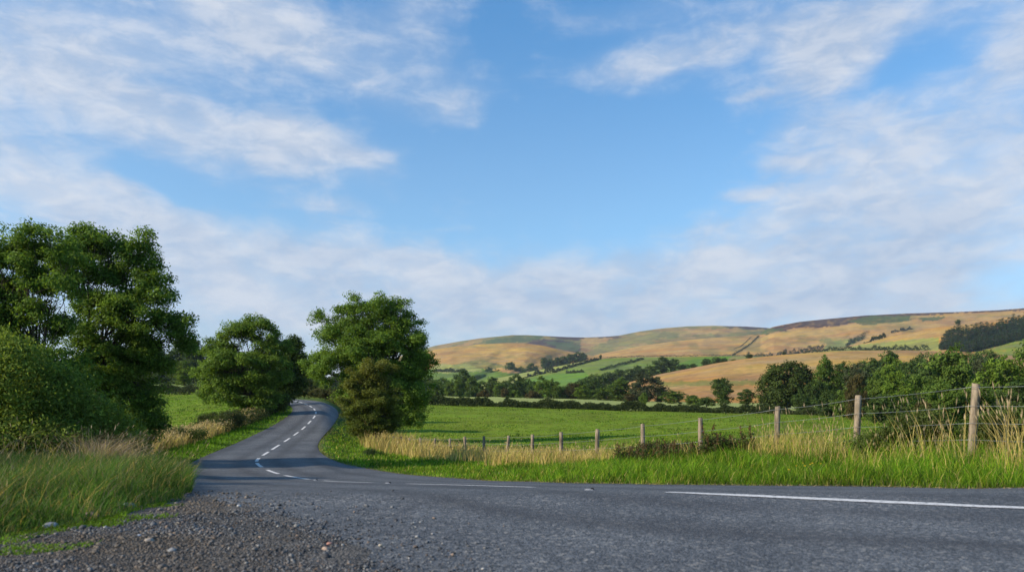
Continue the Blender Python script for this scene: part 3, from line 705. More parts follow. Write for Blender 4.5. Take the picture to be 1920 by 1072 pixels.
HA = Sheet('moorland_hill', [(420, 742), (560, 722), (680, 694), (760, 664), (815, 648), (860, 640), (900, 634), (960, 628), (990, 628), (1030, 630), (1060, 631.5), (1100, 632.5), (1135, 631), (1160, 629), (1200, 621), (1240, 615.5), (1290, 611.5), (1340, 610.5), (1400, 612), (1440, 614.5), (1480, 622), (1560, 640)],
           [(420, 755), (2000, 755)], 4200, 2300, cover_of(OLV, [
               ([(905, 640), (960, 630), (1010, 629), (1020, 634), (985, 640), (930, 646)], MOSS),
               ([(985, 645), (1000, 636), (1040, 636), (1080, 642), (1092, 650), (1080, 662), (1050, 660), (1010, 650)], HEA),
               ([(1020, 640), (1075, 640), (1088, 650), (1078, 660), (1045, 652)], MOSS),
               ([(1030, 629), (1160, 628), (1170, 632), (1120, 640), (1080, 637), (1040, 633)], HEA),
               ([(1090, 634), (1150, 632), (1110, 650), (1096, 668), (1088, 655)], TAN2),
               ([(1110, 655), (1160, 634), (1250, 622), (1280, 626), (1180, 645), (1120, 664)], OLV),
               ([(1360, 611), (1440, 613), (1440, 617), (1370, 616)], HEA), ([(1280, 618), (1380, 614), (1400, 620), (1300, 628)], TAN2), ([(820, 660), (880, 640), (900, 642), (860, 655)], TAN2)],
               seed=2, mottle=[(TAN2, 30, .52, .55), (MOSS, 22, .58, .45)]), 'olive and heather moorland on the farthest skyline', relief=.055, seed=3)
HC = Sheet('moorland_hill', [(1096, 672), (1110, 667), (1150, 658), (1200, 648.5), (1260, 640), (1330, 633.5), (1400, 628.5), (1426, 625), (1436, 618), (1450, 612.5), (1475, 607.5), (1500, 603), (1560, 597), (1620, 591.5), (1700, 587.5), (1800, 584.5), (1870, 581.5), (1920, 577.5), (2100, 566), (2500, 560), (3200, 600)],
           [(1096, 700), (1300, 700), (1500, 720), (3200, 720)], 2900, 1500, cover_of(TAN, [
               ([(1436, 616), (1500, 601), (1600, 592), (1640, 590), (1610, 604), (1560, 612), (1500, 614), (1460, 622)], HEA),
               ([(1600, 591), (1760, 584), (1920, 578), (1920, 581), (1760, 589), (1620, 597)], HEA),
               ([(1585, 602), (1640, 592), (1705, 591), (1712, 599), (1670, 606), (1620, 609)], MOSS), ([(1720, 596), (1776, 592), (1770, 598), (1730, 603)], MOSS),
               ([(1395, 622), (1440, 614), (1470, 616), (1440, 628), (1400, 627)], MOSS),
               ([(1540, 655), (1560, 640), (1600, 633), (1625, 632), (1600, 645), (1575, 656)], (.20, .21, .06)), ([(1530, 636), (1556, 634), (1572, 646), (1552, 648)], OLV)],
               seed=12, mottle=[(TAN2, 26, .5, .8), (OLV, 46, .60, .55)]), 'golden grass moor rising to a purple heather edge', relief=.045, seed=13, p=1.4)
HD = Sheet('grass_hill', [(640, 740), (760, 690), (800, 660), (815, 655.5), (850, 650), (900, 645), (950, 642.5), (985, 643), (1020, 648), (1060, 657), (1095, 664), (1150, 672), (1250, 690)],
           [(640, 756), (1300, 756)], 2100, 1250, cover_of(TAN, [
               ([(800, 692), (850, 687), (900, 690), (960, 700), (1000, 700), (1300, 700), (1300, 760), (640, 760)], GRN2, True), ([(812, 688), (850, 684), (900, 685), (912, 694), (900, 756), (812, 756)], GRN2), ([(812, 683), (880, 682), (907, 688), (900, 697), (812, 699)], PALE),
               ([(862, 680), (900, 675), (940, 684), (960, 690), (900, 690)], OLV)], seed=22, mottle=[(TAN2, 24, .5, .8), (OLV, 34, .66, .45)]), 'rounded hill of dry golden grass on the left of the valley', relief=.05, seed=23)
HF = Sheet('pasture_hill', [(880, 742), (912, 716), (935, 708), (980, 699), (1050, 685.5), (1100, 676), (1140, 671.5), (1200, 669.5), (1300, 668.5), (1370, 667), (1440, 668), (1500, 664), (1560, 658), (1640, 660)],
           [(880, 756), (1700, 756)], 1350, 700, cover_of(GRN, [
               ([(880, 756), (880, 730), (930, 706), (1050, 684), (1120, 672), (1043, 697), (1003, 703), (980, 712), (930, 730)], (.24, .25, .07), True),
               ([(960, 756), (982, 712), (1045, 699), (1100, 698), (1130, 756)], (.12, .20, .035), True),
               ([(1250, 690), (1300, 672), (1360, 668), (1420, 668), (1360, 700)], (.12, .22, .035), True),
               ([(1362, 672), (1380, 667), (1500, 664), (1560, 658), (1450, 690), (1362, 690)], (.22, .19, .07))], seed=32, mottle=[((.19, .22, .055), 30, .5, .6)]), 'bright green pasture slope divided by hedges', relief=.03, seed=33)
HH = Sheet('grass_hill', [(1440, 676), (1500, 664), (1545, 657), (1590, 650), (1640, 639), (1680, 629), (1720, 621.5), (1765, 611), (1830, 604), (1920, 590), (2100, 575), (2600, 600)],
           [(1440, 756), (2600, 756)], 1250, 560, cover_of(TAN, [
               ([(1500, 666), (1560, 655), (1620, 645), (1700, 637), (1760, 632), (1760, 657), (1620, 658), (1520, 662)], (.25, .245, .07), True),
               ([(1759, 655), (1762, 643), (1790, 630), (1820, 627), (1860, 619), (1920, 603), (2030, 575), (2030, 606), (1920, 636), (1860, 652), (1815, 661)], (.028, .045, .020), True), ([(1820, 662), (1860, 652), (1925, 634), (2300, 600), (2300, 756), (1820, 756)], (.17, .21, .045))], seed=42, mottle=[(TAN2, 26, .5, .7), (OLV, 40, .68, .4)]), 'golden slope with a pale green field below the conifer plantation', relief=.03, seed=43)
HG = Sheet('grass_hill', [(1060, 752), (1120, 737), (1170, 719), (1235, 701.5), (1300, 689), (1345, 680), (1400, 672), (1450, 666.5), (1500, 662.5), (1560, 658.5), (1620, 657), (1700, 656.5), (1800, 660), (1920, 668), (2200, 690)],
           [(1060, 760), (2200, 790)], 640, 300, cover_of((.375, .216, .082), [
               ([(1230, 716), (1300, 714), (1380, 712), (1430, 713), (1430, 721), (1330, 722), (1240, 724)], (.20, .18, .06))], seed=52, mottle=[((.325, .205, .074), 30, .52, .6), ((.23, .175, .06), 18, .66, .55)]), 'nearest tan hayfield slope behind the round tree', relief=.03, seed=53)

def sheet_hedge(sh, label, px_pts, h, wdt, n, ls, seed, bumpy=.6, dz=0.0, col=(.02, .033, .012), col2=(.06, .075, .03)):
    hedge_line('hedge', label, [sh.at(x, y, dz) for x, y in px_pts], h, wdt, n, ls, col, col2, seed, far=True, bumpy=bumpy, stems=False)
sheet_hedge(HF, 'dark hedge climbing diagonally up the middle of the green pasture slope', [(1043, 697), (1070, 689), (1098, 681), (1122, 674.5)], 3.6, 4, 2600, .9, 61)
sheet_hedge(HF, 'dark hedge crossing the right half of the green pasture slope', [(1125, 695), (1155, 688), (1180, 681), (1206, 673)], 3.2, 3.6, 2600, .8, 62)
sheet_hedge(HF, 'bushy hedge along the foot of the pale pasture on the left', [(984, 708), (1003, 704), (1022, 700), (1043, 698)], 5.5, 5, 2400, 1.0, 63, bumpy=1.3)
sheet_hedge(HF, 'thin hedge at the lower edge of the green pasture slope', [(1062, 699.5), (1080, 699), (1095, 698)], 2.4, 3, 1200, .8, 64, bumpy=.9)
sheet_hedge(HC, 'long dark boundary along the top of the green pastures', [(1104, 675), (1150, 671.5), (1200, 669.4), (1300, 668.3), (1370, 667.5), (1440, 668)], 3.2, 3.2, 4200, .9, 65, dz=1.0)
sheet_hedge(HC, 'dark stone and scrub boundary running straight up the golden moor', [(1373, 667), (1392, 656), (1408, 645), (1423, 630)], 3.0, 3.5, 2600, 1.1, 66, bumpy=.9)
sheet_hedge(HC, 'faint boundary curving up the golden moor left of the straight one', [(1376, 654), (1388, 650), (1398, 642), (1408, 632)], 1.2, 2.5, 1200, .8, 67, bumpy=.9)
sheet_hedge(HD, 'dark hedge between the two small pale fields below the left hill', [(812, 698), (832, 696.5), (850, 698), (876, 697)], 5, 4, 1500, 1.2, 68, bumpy=.9)
sheet_hedge(HH, 'long bumpy hedge along the lower edge of the pale green hill field', [(1502, 662.5), (1560, 657.5), (1600, 656), (1660, 656), (1740, 657)], 3.6, 4, 4200, .9, 69, bumpy=1.1)
sheet_hedge(HC, 'row of dark gorse bushes low in the moorland gully', [(1588, 648), (1602, 641), (1622, 634)], 7, 9, 1800, 1.5, 70, bumpy=1.4)
sheet_hedge(HH, 'row of dark bushes above the pale green hill field', [(1620, 642.5), (1634, 639.5), (1645, 636), (1660, 632)], 5, 5, 1200, 1.0, 71, bumpy=1.6)
sheet_hedge(HC, 'row of dark bushes high on the golden slope', [(1672, 625), (1690, 620.5), (1710, 616.5)], 5, 6, 1500, 1.4, 72, bumpy=1.2)
sheet_hedge(HC, 'scrubby hedge under the golden moor, right of the green pastures', [(1398, 671), (1430, 671), (1470, 666), (1500, 661.5), (1545, 655)], 7, 6, 4200, 1.2, 73, bumpy=1.5)

# ------------------------------------------------------------------ woodland trees: one of each kind, then copies
def proto(kind, seed, col, col2, nleaf=5200, lsize=.42):
    root = empty('woodland_tree', (0, 0, -200), 'x', 'tree')
    r = np.random.default_rng(seed)
    if kind == 'round': lobes = [(0, 0, 7.2, 4.0, 4.0, 4.0), (-2.6, .5, 5.4, 3.0, 3, 2.9), (2.7, -.4, 5.6, 3, 3, 3), (.6, -1.6, 4.0, 3.6, 3, 2.8), (-.8, 1, 9.0, 2.6, 2.6, 2.5), (1.6, 0, 8.6, 2.2, 2.2, 2.2), (0, 0, 2.6, 3.4, 3.2, 2.2), (-1.6, 0, 1.4, 2.4, 2.4, 1.5), (1.8, 0, 1.3, 2.3, 2.3, 1.4)]
    elif kind == 'tall': lobes = [(0, 0, 9.3, 2.3, 2.3, 3.0), (-1.4, .4, 6.4, 2.4, 2.4, 2.8), (1.5, -.3, 6.8, 2.2, 2.2, 2.8), (.2, 0, 3.6, 2.8, 2.6, 2.6), (.4, .2, 11.2, 1.2, 1.2, 1.5), (0, 0, 1.4, 2.3, 2.3, 1.6)]
    elif kind == 'wide': lobes = [(-3, 0, 4.6, 3.2, 3, 3.0), (0, .4, 6.4, 3.4, 3.2, 3.2), (3.2, -.2, 4.8, 3.0, 3, 3), (.8, -.5, 3.0, 4.2, 3.2, 2.6), (-1.4, .5, 8.0, 2.0, 2, 1.9), (1.9, .2, 7.8, 1.9, 1.8, 1.6), (-3.4, 0, 2.6, 2.6, 2.2, 2.2), (0, 0, 1.4, 3.6, 2.8, 1.6), (3.2, 0, 1.8, 2.6, 2.2, 1.8)]
    elif kind == 'shrub': lobes = [(-1.6, 0, 2.0, 2.0, 2, 2.0), (.6, .2, 2.8, 2.2, 2, 2.2), (2.2, 0, 1.7, 1.8, 1.6, 1.7)]
    elif kind == 'conifer':
        lobes = [(r.normal() * .25, r.normal() * .25, 1.2 + k * 1.35, 3.1 * (1 - (k / 9.6) ** 1.5), 3.0 * (1 - (k / 9.6) ** 1.5), 1.2) for k in range(9)]
    return build_tree(root, lobes, seed, nleaf, lsize, col, col2, clump=.75 if kind != 'conifer' else .5, trunk_r=.22, fork=.16, voids=5 if kind in ('round', 'wide', 'tall') else 0, void_r=.12,
                      mat=M_FAR, per=22, bough=.30 if kind != 'conifer' else 0, nb=24, density_in=.6, spray=.22, wl=.5 if kind != 'conifer' else .3)
DK = ((.030, .060, .018), (.110, .160, .040)); MD = ((.042, .082, .016), (.160, .225, .040)); LT = ((.055, .105, .016), (.190, .265, .036)); BR = ((.050, .045, .018), (.115, .095, .036)); GY = ((.040, .052, .026), (.10, .115, .055))
PR = {}
for kind, pal, sd1 in (('round', DK, 101), ('round', MD, 102), ('round', LT, 103), ('tall', DK, 104), ('tall', MD, 105), ('wide', DK, 106), ('wide', MD, 107), ('wide', LT, 108), ('shrub', BR, 109), ('shrub', MD, 110), ('shrub', DK, 111), ('wide', BR, 112), ('conifer', ((.022, .046, .022), (.070, .108, .045)), 113), ('conifer', ((.026, .050, .020), (.082, .118, .042)), 114), ('round', GY, 115)):
    nm = {id(DK): 'D', id(MD): 'M', id(LT): 'L', id(BR): 'B', id(GY): 'G'}.get(id(pal), 'C')
    key = kind + nm
    if key in PR: key += '2'
    big = kind in ('round', 'wide', 'tall')
    PR[key] = proto(kind, sd1, pal[0], pal[1], 9000 if big else 3600, .30 if big else .30)
PH = {'round': 11.3, 'tall': 12.6, 'wide': 9.9, 'shrub': 4.9, 'conifer': 13.2}
PW = {'round': 11.2, 'tall': 7.6, 'wide': 12.4, 'shrub': 7.6, 'conifer': 6.0}
used = set(); SHARED = {}
ORD = 'first second third fourth fifth sixth seventh eighth ninth tenth eleventh twelfth thirteenth fourteenth fifteenth sixteenth seventeenth eighteenth nineteenth twentieth'.split()
ORD += ['twenty-' + q for q in ORD[:9]] + ['thirtieth'] + ['thirty-' + q for q in ORD[:9]]
def name_in_turn():
    for lab, L in SHARED.items():
        for k, (_, o) in enumerate(sorted(L, key=lambda q: q[0])): o['label'] = lab.replace('{}', ORD[k])
    SHARED.clear()
rt = np.random.default_rng(99)
def wood(key, px, top, bot, d, label, group, wpx=None, z=None, name=None, cat='tree'):
    """a tree of the given kind whose crown top is at photo row top, standing on row bot at distance d"""
    kind = key.rstrip('2')[:-1]
    H = (bot - top) / F * d; sz = H / PH[kind]; sxx = sz if wpx is None else wpx * (1.28 if d > 60 and cat == 'tree' else 1.0) / F * d / PW[kind]
    sz *= rt.uniform(.97, 1.03)
    loc = at(px, bot, d)
    r0 = PR[key]
    if key not in used:
        used.add(key); o = r0; o.location = loc; o.rotation_euler.z = rt.uniform(-.5, .5); o.scale = (sxx, sxx, sz)
    else: o = copy_tree(r0, loc, rt.uniform(0, 6.28) if kind != 'wide' else rt.choice([0, math.pi]) + rt.uniform(-.4, .4), (sxx, sxx, sz))
    o.name = name or {'round': 'broadleaf_tree', 'tall': 'tall_tree', 'wide': 'spreading_tree', 'shrub': 'shrub', 'conifer': 'conifer'}[kind]
    if '{}' in label: SHARED.setdefault(label, []).append((px, o))
    tag(o, label, cat, group); return o
g1 = 'trees along the valley floor'
L1 = '{} dark round tree from the left in the valley belt behind the pale strip'
for key, px, top, bot, d, wp in [('roundM', 818, 714, 750, 330, 28), ('roundD', 806, 706, 746, 380, 34), ('wideD', 830, 706, 748, 360, 32), ('roundM2' if 'roundM2' in PR else 'roundM', 846, 712, 750, 345, 26), ('roundD', 866, 694, 742, 420, 30), ('tallM', 885, 707, 750, 350, 22),
        ('wideD', 903, 712, 748, 370, 34), ('roundD', 925, 708, 748, 365, 30), ('wideD', 948, 712, 748, 360, 36), ('roundM', 936, 716, 750, 340, 26), ('wideD', 986, 707, 748, 360, 30), ('roundD', 968, 716, 750, 345, 26), ('roundD', 1000, 716, 750, 340, 22),
        ('roundM', 1034, 712, 752, 330, 34), ('wideD', 1066, 718, 752, 335, 30), ('roundM', 1050, 722, 752, 325, 24), ('wideD', 1090, 708, 750, 350, 36), ('roundM', 1126, 726, 753, 320, 34), ('wideD', 1146, 722, 753, 330, 36), ('roundD', 1112, 712, 752, 345, 30), ('wideD', 1190, 730, 755, 310, 34), ('roundD', 1240, 726, 755, 300, 24)]:
    wood(key, px, top, bot, d, L1, g1, wp)
wood('tallM', 861, 708, 750, 335, 'olive tinged tall tree standing forward in the left of the valley belt', g1, 20)
wood('wideB', 1075, 716, 752, 322, 'brownish spreading tree in the middle of the valley belt', g1, 30)
wood('roundL', 1016, 708, 752, 318, 'lighter green tree standing forward below the green pasture slope', g1, 28)
wood('roundL', 1094, 722, 753, 310, 'small light green tree in the lower middle of the valley belt', g1, 30)
wood('wideD', 969, 700, 744, 400, 'tall dark tree rising against the green pasture slope', g1, 36)
wood('wideD', 1116, 700, 746, 380, 'large dark tree in the centre of the valley belt under the pasture slope', g1, 56)
wood('tallM', 1163, 708, 754, 315, 'upright mid green tree left of the grey green tree in the valley belt', g1, 34)
wood('roundG', 1214, 700, 755, 300, 'grey green tree in front of the left end of the tan hayfield', g1, 56)
for px, top, w_, key, lb in [(907, 730, 26, 'shrubB', 'russet bush at the left foot of the valley belt'), (946, 727, 24, 'shrubB', 'second russet bush at the foot of the valley belt, left of the tall dark tree'), (1000, 731, 30, 'shrubB', 'brown bush in the middle of the valley belt foot'), (880, 732, 28, 'shrubD', 'dark low bush beside the left russet bush'),
                            (1180, 738, 36, 'shrubB', 'brown scrub at the foot of the grey green tree'), (960, 733, 34, 'shrubM', 'green low bush between the two russet bushes and the tall dark tree')]:
    wood(key, px, top, 752, 300, lb, 'bushes at the foot of the valley belt', w_, cat='shrub')
wood('shrubM', 1206, 738, 762, 165, 'yellowish bush rising out of the long field hedge', None, 20, cat='shrub')
wood('roundM', 1262, 731, 757, 260, 'low rounded dark green tree right of the grey green tree', None, 42)
wood('shrubM', 1300, 742, 762, 240, 'flat green bush behind the field hedge', None, 40, cat='shrub')
wood('roundD', 1352, 712, 760, 200, 'dark bushy tree alone in front of the tan hayfield', None, 48)
wood('roundD', 1398, 731, 760, 195, 'small dark tree just left of the big domed tree', None, 30)
wood('shrubD', 1325, 744, 762, 200, 'dark bush at the left of the lone bushy tree', None, 36, cat='shrub')
g2 = 'trees of the upper diagonal belt'
for key, px, top, bot, wp in [('roundD', 918, 690, 722, 24), ('roundM', 936, 692, 722, 26), ('roundD', 957, 680, 712, 26), ('roundM', 975, 688, 710, 24), ('roundD', 998, 682, 706, 20), ('roundD', 1020, 671, 697, 18), ('tallD', 1031, 673, 696, 16), ('roundD', 1044, 670, 694, 20), ('wideD', 1056, 666, 690, 22), ('roundD', 1068, 664, 687, 18), ('wideD', 1083, 658, 684, 26), ('roundD', 1094, 662, 682, 16), ('roundD', 900, 696, 726, 24), ('roundD', 882, 702, 730, 24)]:
    v = None
    wood(key, px, top, bot, 1560, '{} dark tree from the left in the diagonal belt above the pale pasture', g2, wp)
wood('roundD', 1126, 665, 674, 1330, 'tiny lone tree on the top edge of the green pasture', None, 6)
g3_ = 'trees of the dark belt behind the tan hayfield'
for key, px, top, bot, wp in [('wideD', 1140, 696, 724, 30), ('roundD', 1160, 693, 722, 26), ('wideD', 1180, 690, 718, 30), ('roundD', 1197, 686, 714, 24), ('tallD', 1208, 690, 712, 16), ('roundM', 1220, 684, 710, 24), ('roundD', 1240, 671, 706, 32), ('roundD', 1264, 674, 702, 26), ('wideD', 1284, 681, 698, 26), ('roundD', 1300, 682, 695, 16), ('roundD', 1324, 673, 690, 20), ('wideD', 1343, 669, 688, 24), ('roundD', 1358, 671, 684, 14), ('roundM', 1375, 673, 680, 14)]:
    wood(key, px, top, bot, 670, '{} dark tree from the left in the belt behind the top of the tan hayfield', g3_, wp)
wood('roundD', 1405, 664, 675, 660, 'small round tree on the crest of the tan hayfield', None, 16)
wood('roundD', 1470, 660, 667, 700, 'tiny dark bush on the hill edge above the tan hayfield', None, 10)
wood('roundD', 1796, 600, 612, 1300, 'lone bush on the golden skyline left of the conifers', None, 10)

# big domed tree and the wood on the right
px_tree('domed_tree', 'big dark domed tree standing at the left end of the right-hand wood', 'tree', 1478, 182,
        [(1475, 712, 46, 30), (1450, 728, 28, 26), (1505, 724, 30, 28), (1478, 738, 50, 20), (1435, 742, 14, 12), (1488, 700, 26, 19), (1462, 702, 24, 18), (1460, 750, 34, 12), (1500, 750, 32, 12)], 120, 22000, .30, by=762, col=(.024, .042, .012), col2=(.095, .125, .030), mat=M_FAR, clump=.9, trunk_r=.5, voids=0, density_in=.75)
g4 = 'trees of the wood behind the right fence'
R1 = '{} plain green tree from the left in the dense wood behind the fence'
for key, px, top, bot, d, wp, lb in [
    ('tallM', 1549, 672, 770, 175, 36, 'slender dark tree with a pointed top right of the big domed tree'), ('wideD', 1530, 712, 770, 165, 50, R1), ('roundD', 1578, 684, 770, 185, 46, R1), ('roundG', 1604, 680, 772, 170, 50, 'grey green tree with a thin twiggy top in the wood'),
    ('roundD', 1640, 674, 765, 215, 56, R1), ('tallD', 1620, 677, 765, 225, 30, R1), ('roundD', 1672, 665, 765, 235, 56, R1), ('roundL', 1668, 674, 765, 205, 50, 'bright green round tree half way up the wood'),
    ('roundD', 1708, 680, 770, 190, 54, R1), ('wideD', 1735, 656, 745, 260, 62, 'dark broad tree at the top of the wood just under the conifers'), ('roundM', 1648, 702, 785, 120, 58, R1), ('roundL', 1685, 700, 790, 105, 60, 'light green tree low in the wood behind the middle of the right fence'),
    ('wideM', 1725, 700, 790, 110, 66, R1), ('roundM', 1778, 652, 785, 130, 92, 'tallest bright leafy tree of the wood'), ('roundD', 1745, 690, 785, 140, 60, R1), ('wideD', 1822, 657, 745, 250, 66, 'dark tree left of the green field at the right edge'), ('roundG', 1800, 690, 785, 135, 60, R1),
    ('roundG', 1838, 676, 770, 170, 56, 'grey green tree in the right part of the wood'), ('wideL', 1880, 668, 790, 110, 96, 'yellow green spreading tree by the right frame edge'), ('roundM', 1930, 650, 790, 120, 80, R1), ('wideM', 1975, 660, 795, 110, 90, R1),
    ('wideM', 1600, 722, 785, 118, 66, R1), ('wideD', 1560, 730, 782, 140, 60, R1), ('roundM', 1760, 714, 800, 85, 66, R1), ('wideM', 1830, 716, 800, 85, 80, R1), ('roundD', 1905, 720, 800, 80, 70, R1), ('wideD', 1850, 652, 735, 300, 60, R1), ('roundM', 2040, 650, 800, 115, 100, R1), ('roundD', 1500, 740, 772, 160, 44, R1),
    ('wideB', 1606, 700, 785, 112, 34, 'brown twiggy half bare tree behind the second fence post from the right'), ('shrubB', 1735, 752, 800, 62, 36, 'brown dead scrub behind the fence between the last two posts'), ('wideD', 1660, 735, 795, 90, 66, R1), ('wideM', 2120, 660, 800, 110, 110, R1)]:
    wood(key, px, top, bot, d, lb, g4, wp)
# conifer plantation on the right hillside
rows = [(0.0, 28, 'lowest'), (0.3, 27, 'second lowest'), (0.6, 26, 'second highest'), (0.9, 24, 'highest')]
for q, n, rowname in rows:
    for k in range(n):
        px = 1766 + q * 16 + (2010 - 1766) * (k + .5 * (q == .33) + rt.uniform(-.25, .25)) / n
        bot = np.interp(px, [1760, 1815, 1860, 1920, 2010], [652, 659, 650, 634, 612]) - q * 35 * np.clip((px - 1752) / 34, .30, 1) + rt.uniform(-1.5, 1.5)
        top = bot - rt.uniform(15, 22)
        if px < 1790: top = max(top, np.interp(px, [1750, 1790], [634, 610]))
        wood('conifer' + ('C' if rt.random() < .5 else 'C2'), px, top, bot, float(HH.dist(np.array([px]), np.array([bot]))[0]), '{} conifer from the left in the ' + rowname + ' row of the hillside plantation', 'conifers of the hillside plantation', rt.uniform(12, 16))
# far wood behind the left field
g5 = 'trees of the far wood behind the left field'
for key, px, top, bot, d, wp in [('roundD', 240, 660, 724, 290, 50), ('wideD', 268, 664, 722, 300, 46), ('roundD', 292, 652, 722, 310, 44), ('tallD', 318, 658, 722, 300, 30), ('roundD', 338, 640, 722, 320, 48), ('roundD', 362, 637, 722, 315, 40), ('wideD', 385, 644, 722, 320, 46), ('roundD', 412, 650, 722, 320, 44), ('wideD', 300, 680, 724, 280, 46), ('roundD', 330, 684, 724, 275, 40), ('roundD', 520, 660, 726, 300, 50), ('wideD', 560, 676, 730, 300, 44)]:
    wood(key, px, top, bot, d, '{} dark blue green tree from the left in the far wood behind the left field', g5, wp)
for key, px, top, bot, d, wp in [('roundM', 440, 655, 730, 290, 50), ('wideD', 480, 662, 730, 280, 56), ('roundD', 548, 640, 735, 200, 46), ('wideM', 582, 662, 740, 190, 44), ('roundM', 566, 690, 744, 150, 34), ('wideD', 505, 668, 735, 240, 50), ('shrubM', 606, 722, 742, 160, 34), ('shrubD', 640, 722, 744, 170, 40)]:
    wood(key, px, top, bot, d, '{} tree from the left in the screen of trees round the outside of the bend', 'trees round the outside of the bend', wp)
wood('roundL', 346, 678, 723, 245, 'round bright bush like tree in front of the far left wood', None, 44)
g6 = 'distant trees in the gap beyond the bend'
for key, px, top, bot, d, wp in [('roundD', 596, 702, 736, 420, 26), ('roundG', 612, 705, 738, 400, 26), ('roundD', 628, 700, 738, 430, 26), ('roundG', 648, 698, 740, 420, 30), ('wideD', 672, 704, 742, 420, 34), ('roundD', 700, 706, 744, 420, 34), ('wideD', 740, 706, 746, 420, 40), ('wideD', 775, 704, 746, 400, 36)]:
    wood(key, px, top, bot, d, '{} hazy tree from the left in the far gap beyond the bend', g6, wp)
name_in_turn()
for k_, o in PR.items():
    if k_ not in used:
        for ch in list(o.children): bpy.data.objects.remove(ch)
        bpy.data.objects.remove(o)

# ------------------------------------------------------------------ wire fence
fb = g3(*FL[10]); froot = empty('wire_fence', fb, 'post and wire fence of round wooden posts curving along the right verge', 'fence')
rp = np.random.default_rng(5)
tops = []
for k_, (px, ty, d) in enumerate(FENCE):
    x = (px - 960) / F * d; b = g3(x, d); tz = at(px, ty, d)[2]
    rr = .062 + .010 * rp.random(); lean = rp.normal(size=2) * .035
    n = 9; hs = np.linspace(b[2] - .3, tz, n)
    pts = np.stack([x + lean[0] * (hs - b[2]), d + lean[1] * (hs - b[2]), hs], 1) - fb
    V, fs = tube(pts, rr * (1 + rp.normal(size=n) * .03) * np.array([1] * (n - 1) + [.93]), 12)
    tint = np.ones(3)
    top_i = len(V) - 12; V[top_i:, 2] += rp.normal() * .012 + (V[top_i:, 0] - V[top_i:, 0].mean()) * rp.normal() * .12
    V += rp.normal(size=V.shape) * .0025
    mesh_obj('post', V, fs, M_POST, froot, smooth=False)
    tops.append((x, d, b[2], tz))
tops = np.array(tops)
m, t_, out = new_mat('galvanised_wire'); p = t_.node('ShaderNodeBsdfPrincipled', {'Base Color': (.30, .31, .30, 1), 'Roughness': .5, 'Metallic': .6}); t_.l.new(p.outputs[0], out.inputs[0]); M_WIRE = m
for lv, fr in enumerate((.06, .33, .58, .82)):
    so = Soup()
    for a, b in zip(tops[:-1], tops[1:]):
        A = np.array([a[0], a[1], a[3] - fr * 1.12]); B = np.array([b[0], b[1], b[3] - fr * 1.12]); q = np.linspace(0, 1, 7)[:, None]
        pts = A * (1 - q) + B * q; pts[:, 2] -= (q * (1 - q))[:, 0] * .05 * (1 + rp.random()); pts[:, 1] -= .07; pts[:, 0] -= .03
        so.add(*tube(pts - fb, np.full(7, .0026 + .00006 * a[1]), 4))
    so.build('wire', M_WIRE, froot)

# ------------------------------------------------------------------ grasses
def blades(name, P, Hh, Wd_, tint, mat, label, cat='grass', lean=.35, wind=(.12, .05), r=rng, heads=0.0, head_col=(.34, .26, .13), parent=None, curve=1.0):
    n = len(P); a = r.random(n) * 2 * np.pi; dirv = np.stack([np.cos(a), np.sin(a)], 1)
    side = np.stack([-np.sin(a + r.normal(size=n) * .6), np.cos(a)], 1)
    # most blades show their face to a passer-by on the road
    side = np.stack([np.ones(n), r.normal(size=n) * .8], 1); side /= np.linalg.norm(side, axis=1)[:, None]
    ln = lean * (.3 + r.random(n)) * Hh; dv = dirv * ln[:, None] + np.array(wind) * Hh[:, None]
    b = P; w2 = (Wd_ / 2)[:, None]
    mid = b + np.column_stack([dv * .38, Hh * .60]); up = b + np.column_stack([dv * 1.0 * curve, Hh * (1 - .12 * lean)])
    s3 = np.column_stack([side, np.zeros(n)])
    V = np.stack([b - s3 * w2, b + s3 * w2, mid + s3 * w2 * .8, mid - s3 * w2 * .8, up], 1).reshape(-1, 3)
    i = np.arange(n)[:, None] * 5
    Fq = i + np.array([[0, 1, 2, 3]]); Ft = i + np.array([[3, 2, 4]])
    T = np.repeat(tint, 5, axis=0)
    Vs, Fs, Ts = [V], [Fq, Ft], [T]
    if heads > 0:
        k = np.where(r.random(n) < heads)[0]; m_ = len(k); u = up[k]; hl = (.06 + .06 * r.random(m_)) * np.minimum(1.2, Hh[k] + .3)
        dd = np.column_stack([dv[k] / (Hh[k][:, None] + 1e-6) * .8, np.ones(m_)]); dd /= np.linalg.norm(dd, axis=1)[:, None]
        hw = (Wd_[k] * 1.0)[:, None]; s = s3[k]; base = len(V)
        Vh = np.stack([u - dd * .01, u + dd * hl[:, None] * .45 + s * hw, u + dd * hl[:, None], u + dd * hl[:, None] * .45 - s * hw], 1).reshape(-1, 3)
        Vs.append(Vh); Fs.append(np.arange(4 * m_).reshape(-1, 4) + base); Ts.append(np.repeat(np.asarray(head_col) * (1 + r.normal(0, .15, (m_, 1))), 4, axis=0))
    o = mesh_obj(name, np.concatenate(Vs), Fs, mat, parent, tint=np.clip(np.concatenate(Ts), .003, 1))
    if parent is None: tag(o, label, cat, kind='stuff')
    return o
def scatter(n, px0, px1, d0, d1, seed, pw=0.0):
    r = np.random.default_rng(seed); px = r.uniform(px0, px1, n); d = np.exp(r.uniform(math.log(d0), math.log(d1), n))
    x = (px - 960) / F * d; P = np.stack([x, d], 1)
    return px, d, P, r
def prof(P):
    e = dist_poly(P, ROAD); i_ = inside(P, ROAD); return e, i_
def col_mix(r, n, cols, ws, jit=.12):
    c = np.asarray(cols)[r.choice(len(cols), n, p=np.asarray(ws) / np.sum(ws))]
    return c * (1 + r.normal(0, jit, (n, 1)))
